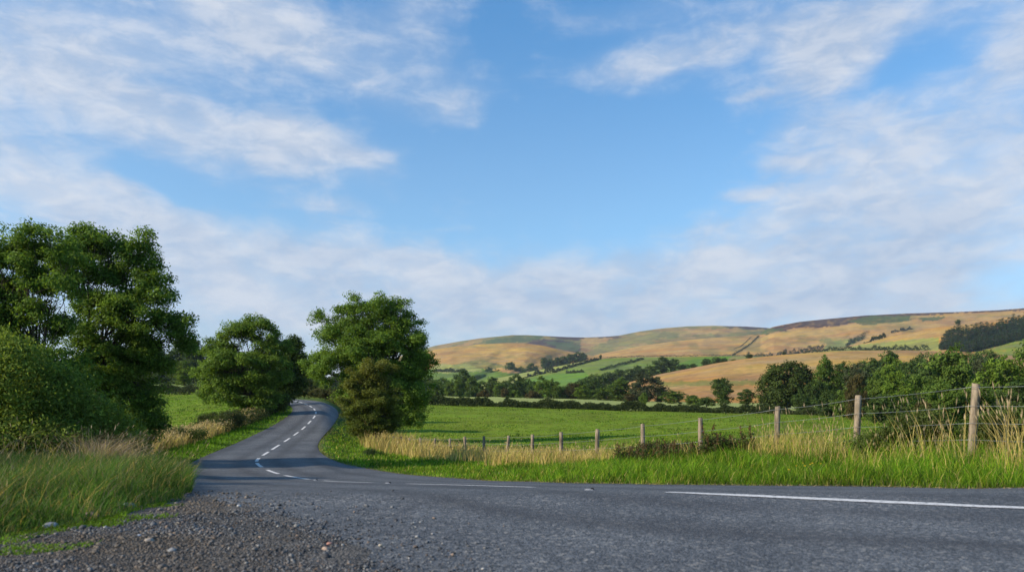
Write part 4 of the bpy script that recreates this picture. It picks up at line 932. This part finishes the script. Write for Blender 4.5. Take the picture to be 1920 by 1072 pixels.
G_L = (.145, .275, .014); G_M = (.100, .195, .014); G_D = (.050, .105, .014); G_Y = (.27, .32, .030); T_L = (.54, .415, .145); T_M = (.40, .295, .095); T_D = (.22, .16, .06); B_G = (.20, .17, .11)
def on_ground(P): return np.column_stack([P, G(P[:, 0], P[:, 1]) - .01])
# right verge, lush green
px, d, P, r = scatter(290000, 590, 2350, 8.2, 75, 201)
e, i_ = prof(P); fdv = fence_d(px); el_ = dist_poly(P, Ll)
er = dist_poly(P, Rr)
right = (~i_) & (er < el_) & (px > 590)
kk = right & (e > .02) & ((d < fdv + .6) | (px < 674) & (e < 2.2)) & (e < 14)
cl = vnoise(P, .55, 3) * .6 + vnoise(P, .2, 4) * .4; keep = kk & (r.random(len(P)) < np.clip(.35 + cl * 1.3, 0, 1))
P1, e1, d1, px1, c1 = P[keep], e[keep], d[keep], px[keep], cl[keep]
lush = np.interp(px1, [600, 900, 1050, 1300, 1600, 1900], [.55, .55, .95, 1.0, 1.15, 1.2])
big_ = vnoise(P1, 1.1, 88)
Hh = (.08 + .32 * np.clip(e1 / .7, 0, 1) * (.30 + .9 * c1)) * (.60 + .75 * big_) * lush * r.uniform(.6, 1.25, len(P1))
tn = col_mix(r, len(P1), [G_L, G_M, G_D, G_Y, T_L], [5, 4, 2.2, 2.0, .5])
tn *= (.60 + .7 * vnoise(P1, 1.0, 8))[:, None]
edge = np.clip(1 - e1 / .25, 0, 1)[:, None] * (r.random((len(P1), 1)) < .45); tn = tn * (1 - edge) + np.array([.16, .13, .055]) * edge
blades('verge_grass', on_ground(P1), Hh, np.maximum(.007, .00075 * d1) * r.uniform(.7, 1.3, len(P1)), tn, M_GRASS, 'lush bright green grass along the right verge of the road', lean=.55, r=r)
# right side, tall dry grass along the fence
px, d, P, r = scatter(330000, 620, 2350, 9.5, 80, 202)
e, i_ = prof(P); fdv = fence_d(px); fl = dist_poly(P, FL)
er = dist_poly(P, Rr); el_ = dist_poly(P, Ll)
cl = vnoise(P, .8, 13) * .55 + vnoise(P, .25, 14) * .45
wid = np.interp(px, [640, 760, 1000, 1150, 1300, 1600, 1900], [2.6, 1.9, 1.9, 1.1, 1.2, 1.5, 1.7])
lim = np.interp(px, [600, 700, 900, 1100, 1200], [2.0, 2.2, 2.6, 2.8, .6])
kk = (~i_) & (er < el_) & (e > lim * (.8 + .4 * cl)) & (fl < wid * (.5 + cl)) & (px > 630)
dens = np.interp(px, [640, 900, 1100, 1180, 1400, 1450, 1560, 1620, 1900], [1, 1, .9, .25, .35, .9, .5, .28, .20])
keep = kk & (r.random(len(P)) < dens * np.clip(.2 + cl * 1.3, 0, 1))
P1, d1, px1, c1 = P[keep], d[keep], px[keep], cl[keep]
hb = np.interp(px1, [640, 760, 900, 1150, 1420, 1500, 1620, 1900], [1.15, 1.0, .74, .64, .68, .78, .64, .72])
Hh = hb * (.45 + .75 * c1) * r.uniform(.55, 1.2, len(P1))
green = np.interp(px1, [640, 1150, 1500, 1650, 1900], [0, .05, .30, .62, .72])[:, None] > r.random((len(P1), 1))
tn = np.where(green, col_mix(r, len(P1), [G_M, G_L, G_Y], [2, 2, 2]), col_mix(r, len(P1), [T_L, T_M, T_D, G_Y], [4, 4, 1, .8]))
blades('dry_grass', on_ground(P1), Hh, np.maximum(.005, .00055 * d1) * r.uniform(.7, 1.3, len(P1)), tn, M_DRY, 'tall pale dry grass growing along the wire fence', lean=.5, r=r, heads=.13)
# a few very tall seeding stalks near the right fence posts
n = 250; pxs = np.concatenate([r.uniform(1480, 2150, 110), r.normal(1905, 22, 60), r.normal(1560, 14, 20), r.normal(1735, 40, 40), r.uniform(1400, 1480, 20)]); dd_ = fence_d(pxs) + r.normal(-.3, .5, n)
P1 = np.stack([(pxs - 960) / F * dd_, dd_], 1)
hh_ = np.where((pxs > 1860) & (pxs < 1950), r.uniform(.8, 1.35, n), r.uniform(.65, 1.25, n))
blades('seeding_grass_stalks', on_ground(P1), hh_, np.full(n, .010), col_mix(r, n, [T_L, T_M, B_G], [3, 2, 1]), M_DRY, 'very tall arching seed stalks rising above the right fence wires', lean=.35, wind=(-.10, 0), r=r, heads=1.0, head_col=(.36, .27, .16))
# left verge: long grass in the hedge's shade, mown strip further up
px, d, P, r = scatter(300000, -420, 700, 5.2, 95, 203)
e, i_ = prof(P); el_ = dist_poly(P, Ll); er = dist_poly(P, Rr)
GRAV_PX = [(372, 936), (330, 943), (285, 955), (235, 968), (175, 985), (110, 998), (0, 1014), (-160, 1046)]
GL_ = np.array([hit(*p) for p in GRAV_PX]); gline = smooth_line(np.concatenate([GL_, [GL_[-1] + [-3.5, -.9]]]), 2)
grav_d = np.interp(px, np.array([p[0] for p in GRAV_PX])[::-1], GL_[:, 1][::-1])
nearleft = (px < 372) & (d < 26)
dg = d - grav_d
cl = vnoise(P, .5, 23) * .6 + vnoise(P, .18, 24) * .4
A = nearleft & (~i_ | (px < 345)) & (dg > .0) & (px < 352 + 20 * cl) & (d < 24)
k2 = A & (r.random(len(P)) < np.clip(.3 + cl * 1.3, 0, 1))
P1, d1, g1_, c1, px1 = P[k2], d[k2], dg[k2], cl[k2], px[k2]
Hh = (.05 + .40 * np.clip(g1_ / 1.0, 0, 1) * (.4 + .8 * c1)) * r.uniform(.5, 1.3, len(P1)) * np.interp(px1, [300, 350], [1, .75])
tn = col_mix(r, len(P1), [(.10, .19, .030), (.075, .15, .026), G_D, (.13, .17, .05), T_M, B_G], [4, 3, 2, 2, 1.0, 1.1]) * (.75 + .5 * vnoise(P1, 1.2, 33))[:, None]
blades('verge_grass', on_ground(P1), Hh, np.maximum(.006, .0008 * d1) * r.uniform(.7, 1.3, len(P1)), tn, M_GRASS, 'long tangled green grass on the left verge beside the gravel', lean=.60, wind=(.14, 0), r=r)
k3 = A & (r.random(len(P)) < .012) & (dg > .5)
P1, d1 = P[k3], d[k3]
blades('dry_grass', on_ground(P1), r.uniform(.3, .62, len(P1)), np.maximum(.005, .0006 * d1), col_mix(r, len(P1), [T_L, T_M, B_G], [2, 2, 2]), M_DRY, 'scattered bleached grass stems in the left verge', lean=.6, wind=(.3, 0), r=r, heads=.3)
# mown strip and dry grass along the outer left edge of the road
left = (~i_) & (el_ < er) & (px > 150) & (d > 19)
k4 = left & (e < 2.3) & (e > .02) & (r.random(len(P)) < .9)
P1, d1, e1 = P[k4], d[k4], e[k4]
Hh = (.07 + .13 * np.clip(e1 / 1.2, 0, 1)) * r.uniform(.6, 1.3, len(P1))
tn = col_mix(r, len(P1), [G_L, G_M, G_D], [4, 3, 1]) * (.8 + .4 * vnoise(P1, 2.0, 34))[:, None]
blades('mown_verge_grass', on_ground(P1), Hh, np.maximum(.01, .0011 * d1), tn, M_GRASS, 'short green grass strip along the left edge of the bend', lean=.5, r=r)
px, d, P, r = scatter(240000, 150, 560, 22, 80, 204)
e, i_ = prof(P); el_ = dist_poly(P, Ll); er = dist_poly(P, Rr); cl = vnoise(P, 1.0, 43) * .6 + vnoise(P, .3, 44) * .4
k5 = (~i_) & (el_ < er) & (e > 1.9 + .6 * cl) & (e < np.interp(d, [22, 40, 60, 80], [5.5, 4.6, 4.0, 3.6])) & (r.random(len(P)) < np.clip(cl * 1.9 - .35, 0, 1))
P1, d1, c1 = P[k5], d[k5], cl[k5]
Hh = (.45 + .55 * c1) * r.uniform(.6, 1.2, len(P1))
blades('dry_grass', on_ground(P1), Hh, np.maximum(.006, .0007 * d1), col_mix(r, len(P1), [T_L, T_M, T_D, G_Y], [4, 4, 1, .8]), M_DRY, 'pale dry grass band between the left field and the bend', lean=.35, r=r, heads=.35)
# dead stems against the foot of the hedge
n = 1900; pxs = np.concatenate([r.normal(196, 24, 1400), r.uniform(-40, 160, 180), r.uniform(140, 260, 320)]); dd_ = r.uniform(15.5, 20, n)
P1 = np.stack([(pxs - 960) / F * dd_, dd_], 1); P3 = on_ground(P1)
hh_ = r.uniform(.5, 1.15, n) * np.interp(pxs, [-40, 60, 180, 260], [1.15, 1.15, 1.0, .7])
blades('dead_stems', P3, hh_, np.full(n, .010), col_mix(r, n, [(.30, .24, .17), (.22, .17, .12), T_L], [3, 3, 1]), M_DRY, 'tangle of bleached dead stems leaning out of the hedge foot', lean=.9, wind=(.35, -.1), r=r, heads=.15, head_col=(.28, .22, .15))
# pasture grass tufts in both fields
px, d, P, r = scatter(210000, 640, 2100, 15, 165, 205)
fdv = fence_d(px); e, i_ = prof(P)
k6 = (d > fdv + .4) & (~i_) & (d < 147) & (px > 660); P1, d1 = P[k6], d[k6]
tn = col_mix(r, len(P1), [G_L, G_M, (.14, .20, .018), G_Y], [3, 4, 4, 1.2], .1) * (.85 + .3 * vnoise(P1, 5, 35))[:, None]
blades('pasture_grass', on_ground(P1), r.uniform(.04, .13, len(P1)) * (.3 + 1.3 * vnoise(P1, 1.5, 55) ** 2), np.maximum(.010, .0007 * d1), tn, M_GRASS, 'grazed pasture grass of the right field', lean=.6, r=r)
px, d, P, r = scatter(90000, 60, 560, 36, 155, 206)
e, i_ = prof(P); el_ = dist_poly(P, Ll); k7 = (~i_) & (e > 4.5) & (px < 540) & (d < 146); P1, d1 = P[k7], d[k7]
tn = col_mix(r, len(P1), [G_L, G_M, (.12, .19, .03)], [4, 3, 3], .1) * (.85 + .3 * vnoise(P1, 5, 36))[:, None]
blades('pasture_grass', on_ground(P1), r.uniform(.04, .13, len(P1)) * (.3 + 1.3 * vnoise(P1, 1.5, 56) ** 2), np.maximum(.010, .0007 * d1), tn, M_GRASS, 'grazed pasture grass of the left field', lean=.6, r=r)

px, d, P, r = scatter(60000, 60, 2100, 20, 150, 209)
e, i_ = prof(P); el_ = dist_poly(P, Ll); er = dist_poly(P, Rr); fdv = fence_d(px)
tus = vnoise(P * [1, .55], 2.2, 91) * .6 + vnoise(P, .7, 92) * .4
k11 = (~i_) & (tus > .60) & (d < 146) & (((px > 660) & (d > fdv + .6) & (er < el_)) | ((px < 540) & (e > 5) & (el_ < er) & (d > 36))); P1, d1, t1 = P[k11], d[k11], tus[k11]
blades('pasture_tussocks', on_ground(P1), r.uniform(.10, .26, len(P1)) * (.5 + 2.5 * (t1 - .6)), np.maximum(.014, .0009 * d1), col_mix(r, len(P1), [G_D, (.07, .12, .015), G_M], [4, 3, 1]), M_GRASS, 'darker tussocks of rank grass dotted over both pastures', lean=.6, r=r)
# ------------------------------------------------------------------ docks and low plants by the fence
def dock(seed, h=.95):
    r = np.random.default_rng(seed); root = empty('dock_plant', (0, 0, 0), 'x', 'plant')
    lf = Soup()
    for k in range(r.integers(2, 4)):
        so = Soup(); sd_p = Soup()
        b = np.array([r.normal() * .07, r.normal() * .07, 0]); t = b + np.array([r.normal() * .12, r.normal() * .12, h * r.uniform(.75, 1.0)])
        pts = smooth_line(np.array([b, (b + t) / 2 + r.normal(size=3) * .03, t]), 2); so.add(*tube(pts, np.linspace(.007, .003, len(pts)), 5), (.10, .07, .035))
        m_ = 60; q = r.uniform(.45, 1, m_)[:, None]; C = b * (1 - q) + t * q + r.normal(size=(m_, 3)) * .035 * (1.3 - q)
        V, Fq, T = leaves(C, unit(m_, r), .022, .016, col_mix(r, m_, [(.125, .070, .035), (.09, .075, .03)], [2, 1]), 0, r); sd_p.add(V, Fq, T)
        so.build('stem', M_STONE, root); sd_p.build('seed_head', M_DRY, root)
        m_ = 46; q = r.uniform(.05, .75, m_)[:, None]; C = b * (1 - q) + t * q + np.column_stack([unit(m_, r)[:, :2] * .10, np.zeros(m_)])
        V, Fq, T = leaves(C, unit(m_, r) + [0, 0, .8], .065, .026, col_mix(r, m_, [(.055, .085, .022), (.09, .13, .03), (.09, .06, .03)], [3, 3, 1]), .6, r); lf.add(V, Fq, T)
    lf.build('leaves', M_LEAF, root); return root
DP = [dock(s_) for s_ in (301, 302, 303)]
spots = [(1168, 22.5), (1182, 22.0), (1196, 21.6), (1210, 22.2), (1224, 21.4), (1236, 21.8), (1250, 21.0), (1262, 20.8), (1276, 20.6), (1290, 20.5), (1302, 20.6), (1318, 19.6), (1334, 19.7), (1350, 19.3), (1366, 19.0), (1380, 18.9), (1395, 18.6), (1240, 20.6), (1270, 20.0), (1328, 19.0), (1204, 21.0), (1410, 18.6), (1156, 23.4)]
for k_, (px_, d_) in enumerate(spots):
    loc = g3((px_ - 960) / F * d_, d_); sc = float(rp.uniform(.62, .95)) * (1.15 if px_ in (1236, 1250, 1334) else 1)
    lab = ORD[sorted(q[0] for q in spots).index(px_)] + ' dark seeding dock plant from the left in front of the fence'
    if k_ < 3: o = DP[k_]; o.location = loc; o.scale = (sc,) * 3; tag(o, lab, 'plant', 'dock plants in front of the fence')
    else: copy_tree(DP[k_ % 3], loc, float(rp.uniform(0, 6)), (sc * 1.1, sc * 1.1, sc), lab, 'dock plants in front of the fence')
bush('bramble', 'dark bramble clump among the docks between two fence posts', 'shrub', 1215, 22.6, [(1200, 846, 26, 13), (1230, 842, 26, 16), (1175, 852, 18, 9), (1260, 846, 26, 14), (1290, 842, 24, 13)], 311, 9000, .028, col=(.035, .042, .016), col2=(.09, .085, .035), clump=.13, voids=0)
bush('bramble', 'bramble scrub on the fence line right of the docks', 'shrub', 1365, 19.2, [(1345, 836, 26, 16), (1380, 838, 26, 14), (1405, 842, 20, 10)], 312, 6000, .026, col=(.035, .045, .016), col2=(.09, .10, .035), clump=.12, voids=0)
bush('bramble', 'dark green scrub between the last two fence posts', 'shrub', 1720, 14.9, [(1665, 822, 26, 20), (1700, 808, 34, 30), (1740, 798, 34, 34), (1775, 815, 28, 26), (1620, 832, 24, 16), (1800, 824, 26, 22)], 313, 22000, .026, col=(.045, .072, .016), col2=(.150, .190, .045), clump=.14, voids=2)
bush('bramble', 'leafy scrub round the post nearest the right frame edge', 'shrub', 1870, 13.5, [(1855, 806, 40, 32), (1910, 800, 44, 36), (1960, 806, 40, 30)], 314, 24000, .024, col=(.050, .080, .016), col2=(.165, .210, .045), clump=.14, voids=2)
bush('shrub', 'small dark weed clump at the left end of the dry grass', 'shrub', 690, 42, [(695, 852, 16, 9), (712, 856, 12, 8)], 315, 4000, .04, col=(.03, .055, .018), col2=(.08, .12, .035), clump=.15, voids=0)

# ------------------------------------------------------------------ small flowers
def flower(col, rad, h):
    root = empty('flower', (0, 0, 0), 'x', 'flower'); so = Soup(); so.add(*tube([(0, 0, 0), (.01, 0, h * .5), (0, .01, h)], [.0025, .002, .002], 4), (.07, .12, .03)); so.build('stem', M_STONE, root)
    so = Soup()
    for k in range(10):
        a = k / 10 * 6.283; c, s_ = math.cos(a), math.sin(a)
        V = np.array([(0, 0, h), (c * rad * .6 - s_ * rad * .25, s_ * rad * .6 + c * rad * .25, h + .006), (c * rad, s_ * rad, h + .003), (c * rad * .6 + s_ * rad * .25, s_ * rad * .6 - c * rad * .25, h + .006)])
        V[:, 1] *= .6; V[:, 2] += V[:, 1] * .9; so.add(V, [[[0, 1, 2, 3]]], col)
    so.build('flower_head', M_DRY, root); return root
fy = flower((.62, .40, .03), .018, .30); fw = flower((.70, .70, .62), .020, .20)
yl = [(1479, 880, 11.6), (1505, 868, 12.6), (1509, 873, 12.2), (1519, 870, 12.3), (1523, 868, 12.5), (1539, 869, 12.6), (1493, 873, 12.0), (1140, 893, 15.0)]
for k_, (px_, py_, d_) in enumerate(yl):
    c = at(px_, py_, d_); gz = float(G(c[0], c[1])); sc = max(.6, (c[2] - gz) / .30)
    lab = ORD[sorted(q[0] for q in yl).index(px_)] + ' small yellow flower from the left in the right verge grass'
    if k_ == 0: fy.location = (c[0], c[1], gz); fy.scale = (1, 1, sc); tag(fy, lab, 'flower', 'yellow flowers in the right verge')
    else: copy_tree(fy, (c[0], c[1], gz), float(rp.uniform(-.4, .4)), (1, 1, sc), lab, 'yellow flowers in the right verge')
wl_ = [(935, 886, 22), (941, 884, 22.4), (948, 889, 21.5), (955, 887, 22), (962, 885, 22.3), (990, 893, 20), (929, 890, 21.6)]
for k_, (px_, py_, d_) in enumerate(wl_):
    c = at(px_, py_, d_); gz = float(G(c[0], c[1])); sc = max(.6, (c[2] - gz) / .20)
    lab = ORD[sorted(q[0] for q in wl_).index(px_)] + ' small white flower from the left in the short grass before the fence'
    if k_ == 0: fw.location = (c[0], c[1], gz); fw.scale = (1, 1, sc); tag(fw, lab, 'flower', 'white flowers in the right verge')
    else: copy_tree(fw, (c[0], c[1], gz), 0, (1, 1, sc), lab, 'white flowers in the right verge')

# ------------------------------------------------------------------ gravel
ICO_V = []; ph = (1 + 5 ** .5) / 2
for a in (-1, 1):
    for b in (-ph, ph): ICO_V += [(0, a, b), (a, b, 0), (b, 0, a)]
ICO_V = np.array(ICO_V) / math.sqrt(1 + ph * ph)
ICO_F = []
from itertools import combinations
for c in combinations(range(12), 3):
    p = ICO_V[list(c)]
    if all(abs(np.linalg.norm(p[i_] - p[j_]) - 2 / math.sqrt(1 + ph * ph)) < .01 for i_, j_ in ((0, 1), (1, 2), (0, 2))):
        nrm = np.cross(p[1] - p[0], p[2] - p[0]); ICO_F.append(c if nrm @ p.mean(0) > 0 else (c[0], c[2], c[1]))
ICO_F = np.array(ICO_F)
def stones(P, R_, tint, r):
    n = len(P); q = r.normal(size=(n, 4)); q /= np.linalg.norm(q, axis=1)[:, None]; w_, x, y, z = q.T
    M = np.stack([1 - 2 * (y * y + z * z), 2 * (x * y - z * w_), 2 * (x * z + y * w_), 2 * (x * y + z * w_), 1 - 2 * (x * x + z * z), 2 * (y * z - x * w_), 2 * (x * z - y * w_), 2 * (y * z + x * w_), 1 - 2 * (x * x + y * y)], 1).reshape(n, 3, 3)
    V = ICO_V[None] * (1 + r.normal(size=(n, 12, 1)) * .13); V = V * r.uniform(.7, 1.2, (n, 1, 3)); V = np.einsum('nij,nkj->nki', M, V) * R_[:, None, None]
    a = r.random(n) * 6.28; V[:, :, 2] *= .62
    V = V + P[:, None, :]
    Fc = (ICO_F[None] + (np.arange(n) * 12)[:, None, None]).reshape(-1, 3)
    return V.reshape(-1, 3), [Fc], np.repeat(tint, 12, axis=0)
gpx = [(-400, 1100), (-160, 1046), (0, 1014), (110, 998), (175, 985), (235, 968), (285, 955), (330, 943), (368, 936), (410, 944), (455, 956), (510, 972), (560, 992), (605, 1012), (650, 1036), (690, 1060), (740, 1090), (800, 1140), (900, 1300), (900, 1700), (-1400, 1700), (-1400, 1250)]
gpoly = np.array([hit(*p) for p in gpx])
m, t_, out = new_mat('gravel_bed')
g_ = t_.node('ShaderNodeNewGeometry').outputs['Position']; vo = t_.node('ShaderNodeTexVoronoi', {'Vector': g_, 'Scale': 60.0}); n_ = t_.noise(g_, 3.0, 5, .65)
c_ = t_.mix(t_.rng(n_, .35, .65), (.055, .052, .050), (.105, .096, .085)); vr_ = t_.node('ShaderNodeSeparateColor', {0: vo.outputs['Color']}).outputs[0]; c_ = t_.mix(t_.rng(vr_, .3, 1, 0, .6, False), c_, (.20, .19, .18))
b_ = t_.node('ShaderNodeBump', {'Strength': 1.0, 'Distance': .015, 'Height': t_.m('MULTIPLY', vo.outputs['Distance'], -1.0)})
p = t_.node('ShaderNodeBsdfPrincipled', {'Base Color': c_, 'Roughness': .95, 'Specular IOR Level': .1, 'Normal': b_.outputs[0]}); t_.l.new(p.outputs[0], out.inputs[0])
gx, gy = np.meshgrid(np.arange(-9, 1.5, .06), np.arange(1.4, 9.2, .06)); gp = np.stack([gx.ravel(), gy.ravel()], 1); wob = (vnoise(gp, .35, 61) - .5) * .35
sd2 = np.where(inside(gp, gpoly), 1, -1) * dist_poly(gp, np.vstack([gpoly, gpoly[:1]])) + wob
# gravel spreads over the tarmac edge: a thin bed that feathers out
hgt = np.clip(sd2 * .06 + .003, -.02, .010) + (vnoise(gp, .25, 62) - .5) * .014 * np.clip(sd2 * 2, 0, 1) + .013
nr, nc = gx.shape; i = np.arange(nr - 1)[:, None] * nc; j = np.arange(nc - 1)[None, :]
q = np.stack([i + j, i + j + 1, i + nc + j + 1, i + nc + j], -1).reshape(-1, 4); q = q[(sd2[q] > -.12).all(1)]
gb = mesh_obj('gravel_bed', np.column_stack([gp, G(gp[:, 0], gp[:, 1]) + hgt]), [q], m, smooth=True); tag(gb, 'dark gritty ground under the loose gravel', 'ground', kind='structure')
r = np.random.default_rng(77)
px = r.uniform(-250, 950, 120000); d = np.exp(r.uniform(math.log(3.3), math.log(9.2), 120000)); P = np.stack([(px - 960) / F * d, d], 1)
sd3 = np.where(inside(P, gpoly), 1, -1) * dist_poly(P, np.vstack([gpoly, gpoly[:1]])) + (vnoise(P, .3, 63) - .5) * .5
k8 = r.random(len(P)) < np.where(sd3 > 0, np.clip(.45 + sd3 * .5 + (vnoise(P, .45, 64) - .5) * .9, .12, .95), .40 * np.exp(sd3 / .30)); k8 &= ~((P[:, 0] < -2) & (sd3 < 0) & (d > 6) & (px < 330))
P, sd3, d = P[k8], sd3[k8], d[k8]; n = len(P)
Rs = np.exp(r.normal(math.log(.0047), .50, n)) * np.interp(d, [3.3, 9], [.85, 1.45]); Rs = np.clip(Rs, .004, .034)
tn = col_mix(r, n, [(.080, .083, .090), (.12, .123, .128), (.042, .042, .045), (.20, .195, .19), (.23, .165, .12), (.38, .36, .33), (.14, .10, .075)], [5, 5, 4, 1.8, .8, .35, .9], .15)
dirt = (np.clip((vnoise(P, .9, 65) - .45) * 3, 0, 1) * np.clip((-1.0 - P[:, 0]) / 1.5, 0, 1))[:, None]; tn = tn * (1 - .7 * dirt) + np.array([.15, .115, .08]) * .7 * dirt; tn *= (.82 + .3 * vnoise(P, .6, 66))[:, None]
P3 = np.column_stack([P, G(P[:, 0], P[:, 1]) + .017 + np.clip(sd3 * .05, -.003, .012) + Rs * .25])
so = Soup(); so.add(*stones(P3, Rs, tn, r)); o = so.build('gravel', M_STONE); tag(o, 'loose grey and brown gravel spilling on to the tarmac', 'gravel', kind='stuff')
# small weeds and moss in the gravel edge
px, d, P, r = scatter(60000, -200, 380, 5.0, 8.6, 207)
gdd = np.interp(px, np.array([p[0] for p in GRAV_PX])[::-1], GL_[:, 1][::-1]); cl = vnoise(P, .35, 71)
k9 = (d < gdd + .15) & (d > gdd - 1.0) & (cl > .66) & (r.random(len(P)) < .6); P1 = P[k9]
blades('weeds', on_ground(P1) + [0, 0, .02], r.uniform(.015, .05, len(P1)), np.full(len(P1), .008), col_mix(r, len(P1), [G_L, (.10, .14, .02), G_M], [3, 2, 1]), M_GRASS, 'small green weeds creeping over the gravel edge', lean=.9, r=r)
# litter of dead grass along the right road edge
px, d, P, r = scatter(120000, 640, 2200, 8.6, 40, 208); e, i_ = prof(P); er = dist_poly(P, Rr); k10 = (er < .20) & (r.random(len(P)) < .6)
P1 = P[k10]; P3 = np.column_stack([P1, G(P1[:, 0], P1[:, 1]) + .022]); n = len(P1)
V, Fq, T = leaves(P3, np.array([0, 0, 1.0]) + r.normal(size=(n, 3)) * .3, r.uniform(.012, .045, n), .005, col_mix(r, n, [T_M, (.30, .25, .17), (.12, .09, .06)], [2, 2, 2]), 0, r)
so = Soup(); so.add(V, Fq, T); o = so.build('dead_grass_litter', M_DRY); tag(o, 'bits of dead grass and grit along the right road edge', 'litter', kind='stuff')

def stone_thing(px_, py_, rad, col, label, seed, flat_=.62, name='stone'):
    r = np.random.default_rng(seed); h = hit(px_, py_); c = g3(h[0], h[1], .02)
    n = 14; m_ = 22; th = np.linspace(0, np.pi, n)[:, None]; fi = np.arange(m_)[None, :] / m_ * 2 * np.pi
    D = np.stack([np.sin(th) * np.cos(fi), np.sin(th) * np.sin(fi), np.cos(th) + 0 * fi], -1).reshape(-1, 3)
    k = r.normal(size=(5, 3)); bump_ = 1 + sum(.05 * np.sin(D @ v * 2.3 + v[0] * 5) for v in k)
    V = D * bump_[:, None] * np.array([1.25, 1.0, flat_]) * rad; V[:, 2] += rad * flat_ * .55
    i = np.arange(n - 1)[:, None] * m_; j = np.arange(m_)[None, :]; j2 = (j + 1) % m_
    q = np.stack([i + j, i + m_ + j, i + m_ + j2, i + j2], -1).reshape(-1, 4)
    o = mesh_obj(name, V, [q], M_STONE, tint=np.broadcast_to(np.array(col), (len(V), 3)), smooth=True); o.location = c; o.rotation_euler.z = r.uniform(0, 3)
    return tag(o, label, 'stone')
stone_thing(618, 1026, .020, (.33, .17, .13), 'reddish rounded pebble at the edge of the gravel, right of centre', 401)
stone_thing(611, 1036, .022, (.36, .26, .20), 'pale tan pebble just in front of the reddish pebble', 402)
stone_thing(714, 1028, .013, (.42, .36, .28), 'small cream pebble alone on the tarmac', 403)
stone_thing(849, 1046, .012, (.32, .22, .15), 'little brown pebble farthest right on the tarmac', 404)
stone_thing(243, 955, .050, (.24, .25, .27), 'flat blue grey stone at the grass edge', 405)
stone_thing(170, 973, .050, (.30, .22, .18), 'pinkish brown stone half in the left grass edge', 406)
stone_thing(95, 994, .045, (.26, .26, .27), 'pale grey stone in the left grass edge, left of the pinkish one', 407)
stone_thing(280, 1021, .030, (.36, .30, .24), 'largest tan pebble lying in the middle of the gravel', 408)
stone_thing(260, 1011, .020, (.42, .42, .43), 'pale white grey pebble just behind the largest tan pebble', 409)
stone_thing(448, 953, .020, (.45, .44, .43), 'whitish pebble at the top edge of the gravel', 410)
stone_thing(323, 1041, .030, (.20, .20, .20), 'grey brown rounded stone in the lower left gravel', 411)
stone_thing(333, 987, .016, (.40, .33, .22), 'yellowish pebble in the upper gravel', 412)
stone_thing(487, 1014, .018, (.42, .30, .20), 'pale orange pebble in the gravel, left of the reddish one', 413)
# reflective road studs on the centre line
def stud(px_, py_, label):
    h = hit(px_, py_); root = empty('road_stud', g3(h[0], h[1], .012), label, 'road stud', 'road studs on the centre line')
    V = np.array([(-.055, -.04, 0), (.055, -.04, 0), (.055, .04, 0), (-.055, .04, 0), (-.035, -.025, .012), (.035, -.025, .012), (.035, .025, .012), (-.035, .025, .012)], float)
    f = [[(0, 1, 5, 4), (1, 2, 6, 5), (2, 3, 7, 6), (3, 0, 4, 7), (4, 5, 6, 7)]]
    mesh_obj('casing', V, f, M_STONE, root, tint=np.broadcast_to((.28, .28, .29), (8, 3)))
    V2 = V * [.42, .6, 1.6]; V2[:, 2] += .006; V2[:, 0] += .035; mesh_obj('rubber_insert', V2, f, M_STONE, root, tint=np.broadcast_to((.012, .012, .012), (8, 3)))
stud(1105, 920, 'metal road stud in the gap between the two longest painted dashes')
stud(727, 906.8, 'metal road stud in the gap left of the middle long dash')
stud(591, 900.5, 'farthest metal road stud, just before the painted line turns into the bend')

# ------------------------------------------------------------------ the air of the valley
hb_ = bpy.data.meshes.new('haze'); X0, X1, Y0, Y1, Z0, Z1 = -9000, 9000, -300, 7000, -30, 900
hb_.from_pydata([(x, y, z) for x in (X0, X1) for y in (Y0, Y1) for z in (Z0, Z1)], [], [(0, 1, 3, 2), (4, 6, 7, 5), (0, 4, 5, 1), (2, 3, 7, 6), (0, 2, 6, 4), (1, 5, 7, 3)])
ho = bpy.data.objects.new('haze', hb_); COL.objects.link(ho); tag(ho, 'thin blue summer haze over the valley', 'haze', kind='stuff')
m, t_, out = new_mat('haze_air'); v_ = t_.node('ShaderNodeVolumePrincipled', {'Color': (.72, .84, 1.0, 1), 'Density': .000055, 'Anisotropy': .2}); t_.l.new(v_.outputs[0], out.inputs['Volume']); hb_.materials.append(m)
